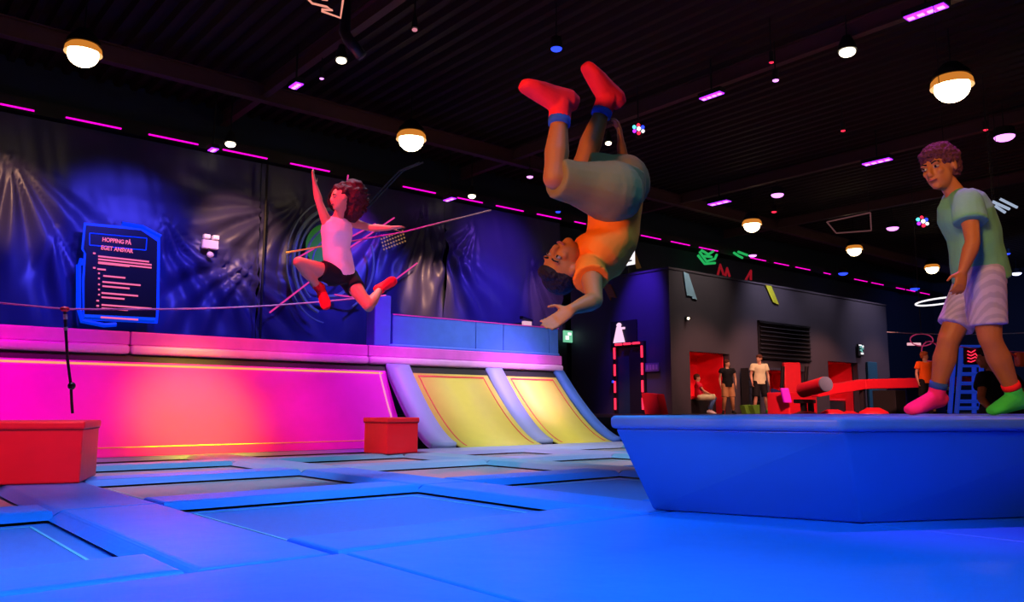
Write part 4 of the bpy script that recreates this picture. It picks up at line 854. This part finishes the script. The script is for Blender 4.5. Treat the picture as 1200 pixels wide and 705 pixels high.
ball(b, hc+V(.02, .055, -.04)*1, axh, (.10, .10, .09)); ball(b, hc+V(.09, .05, -.06), axh, (.11, .10, .13)); ball(b, hc+V(.08, -.06, -.07), axh, (.09, .08, .11)); ball(b, hc+V(-.04, .02, -.09), axh, (.08, .07, .10))
for k in range(30):
    a = random.uniform(-1.5, 2.2); r0 = .06; d = V(math.cos(a), math.sin(a)*.9, random.uniform(-.8, .1)).normalized(); p = hc+V(.05, .02, -.06)+d*r0; q = p+d*random.uniform(.08, .12); tube(b, [p, p.lerp(q, .5)+V(random.uniform(-.03, .03), random.uniform(-.03, .03), 0), q], .012, 6)
obj('hair', fuse(b, .008, 1, lambda v: .012*noise.noise(v*30)), mat('hair_reddish', (.05, .012, .014), .6, bump=1, bscale=40), t)
for S in 'LR': obj('sock', sock(J, S, s*1.06, .009, .04), t_redsock, t)
recenter(t, (J['hipL']+J['hipR'])/2)

# --- the boy on the platform
DB = 4.2
J = joints(head=(1101, 197, 4.2), neck=(1121, 226, 4.2), mid=(1141, 275, 4.2), shL=(1134, 238, 4.05), shR=(1120, 238, 4.36), elL=(1140, 284, 3.96), wrL=(1128, 318, 3.96), elR=(1140, 285, 4.44), wrR=(1146, 320, 4.40),
           hipL=(1152, 322, 4.12), hipR=(1146, 322, 4.30), knR=(1112, 398, 4.24), anR=(1097, 463, 4.28), toR=(1064, 479, 4.22), knL=(1160, 396, 4.08), anL=(1190, 464, 4.1), toL=(1160, 480, 4.05))
for q in ('toR', 'toL'): J[q].z = ztop+.040
s = .86; up = V(-.22, .97, .05); fw_ = V(-.84, -.24, .48)
t = thing('person', 'person in green shirt and pale patterned shorts walking on the blue platform, at right', 'person')
obj('body', body(J, s, .006, up, fw_, ((V(-.25, -1, 0), V(-.2, -.1, -1), .9, -1), (V(-.1, -1, 0), V(.2, 0, 1), .8, 1)), 1.05, 1.12, 1.18), skinC, t)
face(t, J['head'], up, fw_, s*1.18)
obj('shirt', shirt(J, s, .008, 1.24, -.03, .50, .022, .0), t_green, t)
m_ps = mat('shorts_striped', (.5, .45, .62), .7); nt = m_ps.node_tree; wv = nt.nodes.new('ShaderNodeTexWave'); wv.inputs['Scale'].default_value = 13; wv.inputs['Distortion'].default_value = 3; wv.bands_direction = 'DIAGONAL'
tc = nt.nodes.new('ShaderNodeTexCoord'); nt.links.new(tc.outputs['Object'], wv.inputs[0]); cr = nt.nodes.new('ShaderNodeValToRGB'); cr.color_ramp.elements[0].color = (.36, .34, .50, 1); cr.color_ramp.elements[1].color = (.48, .44, .60, 1); cr.color_ramp.elements[0].position = .35; cr.color_ramp.elements[1].position = .65
nt.links.new(wv.outputs['Fac'], cr.inputs[0]); nt.links.new(cr.outputs[0], nt.nodes['Principled BSDF'].inputs['Base Color'])
obj('shorts', shorts(J, s, .008, 1.06, .80, .014, .03), m_ps, t)
obj('hair', hair_cap(J['head'], up, fw_, s*1.18, .010, .005, 1.04, None, 45), m_hairc, t)
sR = obj('sock', sock(J, 'R', s*1.14, .006, .055), t_pinksock, t); sR['label'] = 'neon pink sock'; sL = obj('sock', sock(J, 'L', s*1.14, .006, .055), t_greensock, t); sL['label'] = 'neon green sock'
obj('sock_cuff', cuff(J, 'R', s, .045, .085, .05), t_bluecuff, sR, True)['label'] = 'blue sock cuff'; obj('sock_cuff', cuff(J, 'L', s, .05, .085, .05), t_redsock, sL, True)['label'] = 'red sock cuff'
recenter(t, Vector((J['hipL'].x, J['hipL'].y, ztop)))

# --- background people on the deck
def standing(px, top_y, D, H, label, skin, upper, lower, hairm, face_r=-1, long_pants=False, stance=.1, shoes=None, arms=None, sleeve=.5, hairlong=False, legs_lower=None):
    s = H/1.75; c = P(px, 484, D); c.z = DZ
    def A(r, f, z): return c+RT*r*s+FH*f*s+ZZ*z*s
    J = dict(head=A(.0, 0, 1.63), neck=A(0, 0, 1.46), mid=A(0, 0, 1.2), shL=A(-.19, 0, 1.42), shR=A(.19, 0, 1.42), elL=A(-.25, .02, 1.14), elR=A(.26, .02, 1.14), wrL=A(-.25, -.06, .92), wrR=A(.24, -.08, .93),
             hipL=A(-.09, 0, .93), hipR=A(.09, 0, .93), knL=A(-.1-stance*.4, -.02, .5), knR=A(.1+stance*.4, -.02, .5), anL=A(-.1-stance, .03, .09), anR=A(.1+stance, .03, .09), toL=A(-.16-stance, -.13, .035), toR=A(.14+stance, -.13, .035))
    if arms: J.update({k: A(*v) for k, v in arms.items()})
    t = thing('person', label, 'person'); up = ZZ; fw_ = V(face_r, -.05, .6)
    obj('body', body(J, s, .014, up, fw_), skin, t); obj('shirt', shirt(J, s, .014, 1.05, -.06, sleeve, .025), upper, t)
    obj('trousers' if long_pants else 'shorts', shorts(J, s, .014, 1.0, .98 if not long_pants else .9, .02, .04), lower, t)
    if long_pants:
        b = NB()
        for S in 'LR': u = anyperp(J['an'+S]-J['kn'+S]); loft(b, [(J['kn'+S].lerp(J['hip'+S], .15), u, .078*s, .078*s), (J['kn'+S], u, .07*s, .07*s), (J['kn'+S].lerp(J['an'+S], .85), u, .055*s, .055*s)], 14)
        obj('trouser_legs', b, legs_lower or lower, t, True)
    obj('hair', hair_cap(J['head'], up, fw_, s, .006, .012, 1.06), hairm, t)
    if hairlong: obj('hair_tail', fuse(ball(ball(NB(), J['head']+V(.05, -.12, -.07)*s, (RT, FH, ZZ), (.07*s, .06*s, .14*s)), J['head']+V(.03, 0, -.06)*s, (RT, FH, ZZ), (.08*s, .08*s, .1*s)), .012, 1), hairm, t)
    for S in 'LR':
        b = NB(); foot(b, J['an'+S], J['to'+S], (J['kn'+S]-J['an'+S]).normalized(), s*1.1, .006); obj('shoe', fuse(b, .012, 1), shoes or t_black, t)
    recenter(t, c); return t
standing(892, 415, 23.6, 1.72, 'person in cream shirt, black shorts and green shoes standing by the dark block', skinD, t_cream, t_black, m_hairb, -1, shoes=t_greensock)
standing(854, 421, 22.8, 1.52, 'person in black top and tan trousers standing before the red niche', skinD, t_black, t_tan, m_hairb, .6, True, .06, sleeve=.35, hairlong=True)
standing(1088, 407, 17.5, 1.38, 'person in orange shirt and dark shorts standing beyond the red beam', skinD, add_fold('cotton_orange_far', (.9, .13, .01)), t_black, mat('hair_auburn', (.4, .1, .03), .6), 1)
standing(1116, 436, 23.5, 1.2, 'person in pale shirt and dark trousers half hidden behind the front leg', skinD, t_cream, t_black, m_hairb, -1, True)
# seated person in the first niche
c = P(822, 484, 23.2); c.z = DZ; s = .9
def A(r, f, z): return c+RT*r*s+FH*f*s+ZZ*z*s
J = dict(head=A(-.10, 0, 1.14), neck=A(-.08, 0, .98), mid=A(-.06, 0, .78), shL=A(-.12, -.14, .95), shR=A(-.05, .16, .95), elL=A(.05, -.2, .72), elR=A(.08, .18, .72), wrL=A(.27, -.14, .62), wrR=A(.28, .12, .62), hipL=A(-.05, -.1, .53), hipR=A(-.05, .1, .53), knL=A(.42, -.12, .52), knR=A(.38, .12, .52), anL=A(.22, -.12, .09), anR=A(.33, .12, .09), toL=A(.38, -.16, .035), toR=A(.5, .1, .035))
t = thing('person', 'person in red top and pale trousers sitting on the bench of the first red niche', 'person'); up = ZZ; fw_ = V(1, -.1, .3)
obj('body', body(J, s, .014, up, fw_), skinD, t); obj('shirt', shirt(J, s, .014, 1.05, -.02, .5, .02), t_redtop, t); obj('trousers', shorts(J, s, .014, 1, .98, .015), t_cream, t); obj('hair', hair_cap(J['head'], up, fw_, s, .006, .012, 1.05), m_hairb, t)
b = NB()
for S in 'LR': u = anyperp(J['an'+S]-J['kn'+S]); loft(b, [(J['kn'+S], u, .068*s, .068*s), (J['an'+S]+ZZ*.05, u, .06*s, .06*s)], 14)
obj('jean_legs', b, t_blue, t, True)
for S in 'LR': b = NB(); foot(b, J['an'+S], J['to'+S], ZZ, s*1.1, .006); obj('shoe', fuse(b, .012, 1), t_white, t)
recenter(t, c)
# crouched dark figure behind the platform at the right edge
c = P(1172, 484, 8.0); c.z = DZ; s = .93
J = dict(head=A(-.10, 0, .66), neck=A(-.04, 0, .50), mid=A(.0, 0, .26), shL=A(-.17, -.03, .44), shR=A(.17, .03, .44), elL=A(-.26, -.12, .22), elR=A(.26, -.05, .2), wrL=A(-.28, -.3, .12), wrR=A(.2, -.3, .12), hipL=A(-.09, .05, .06), hipR=A(.1, .05, .06), knL=A(-.2, -.42, .12), knR=A(.2, -.42, .12), anL=A(-.18, -.1, .06), anR=A(.18, -.1, .06), toL=A(-.2, -.25, .035), toR=A(.2, -.25, .035))
for k_ in J: J[k_] = J[k_]+ZZ*.04
t = thing('person', 'person in black shirt crouching behind the platform, right of the ladder stand', 'person'); up = V(-.1, 1, 0); fw_ = V(-.9, -.1, -.4)
obj('body', body(J, s, .010, up, fw_), skinC, t); obj('shirt', shirt(J, s, .011, 1.12, .0, .5, .02), mat('cotton_black_plaid', (.012, .012, .015), .8), t); obj('shorts', shorts(J, s, .012), t_black, t); obj('hair', hair_cap(J['head'], up, fw_, s, .006, .010, 1.05), m_hair, t)
recenter(t, c)
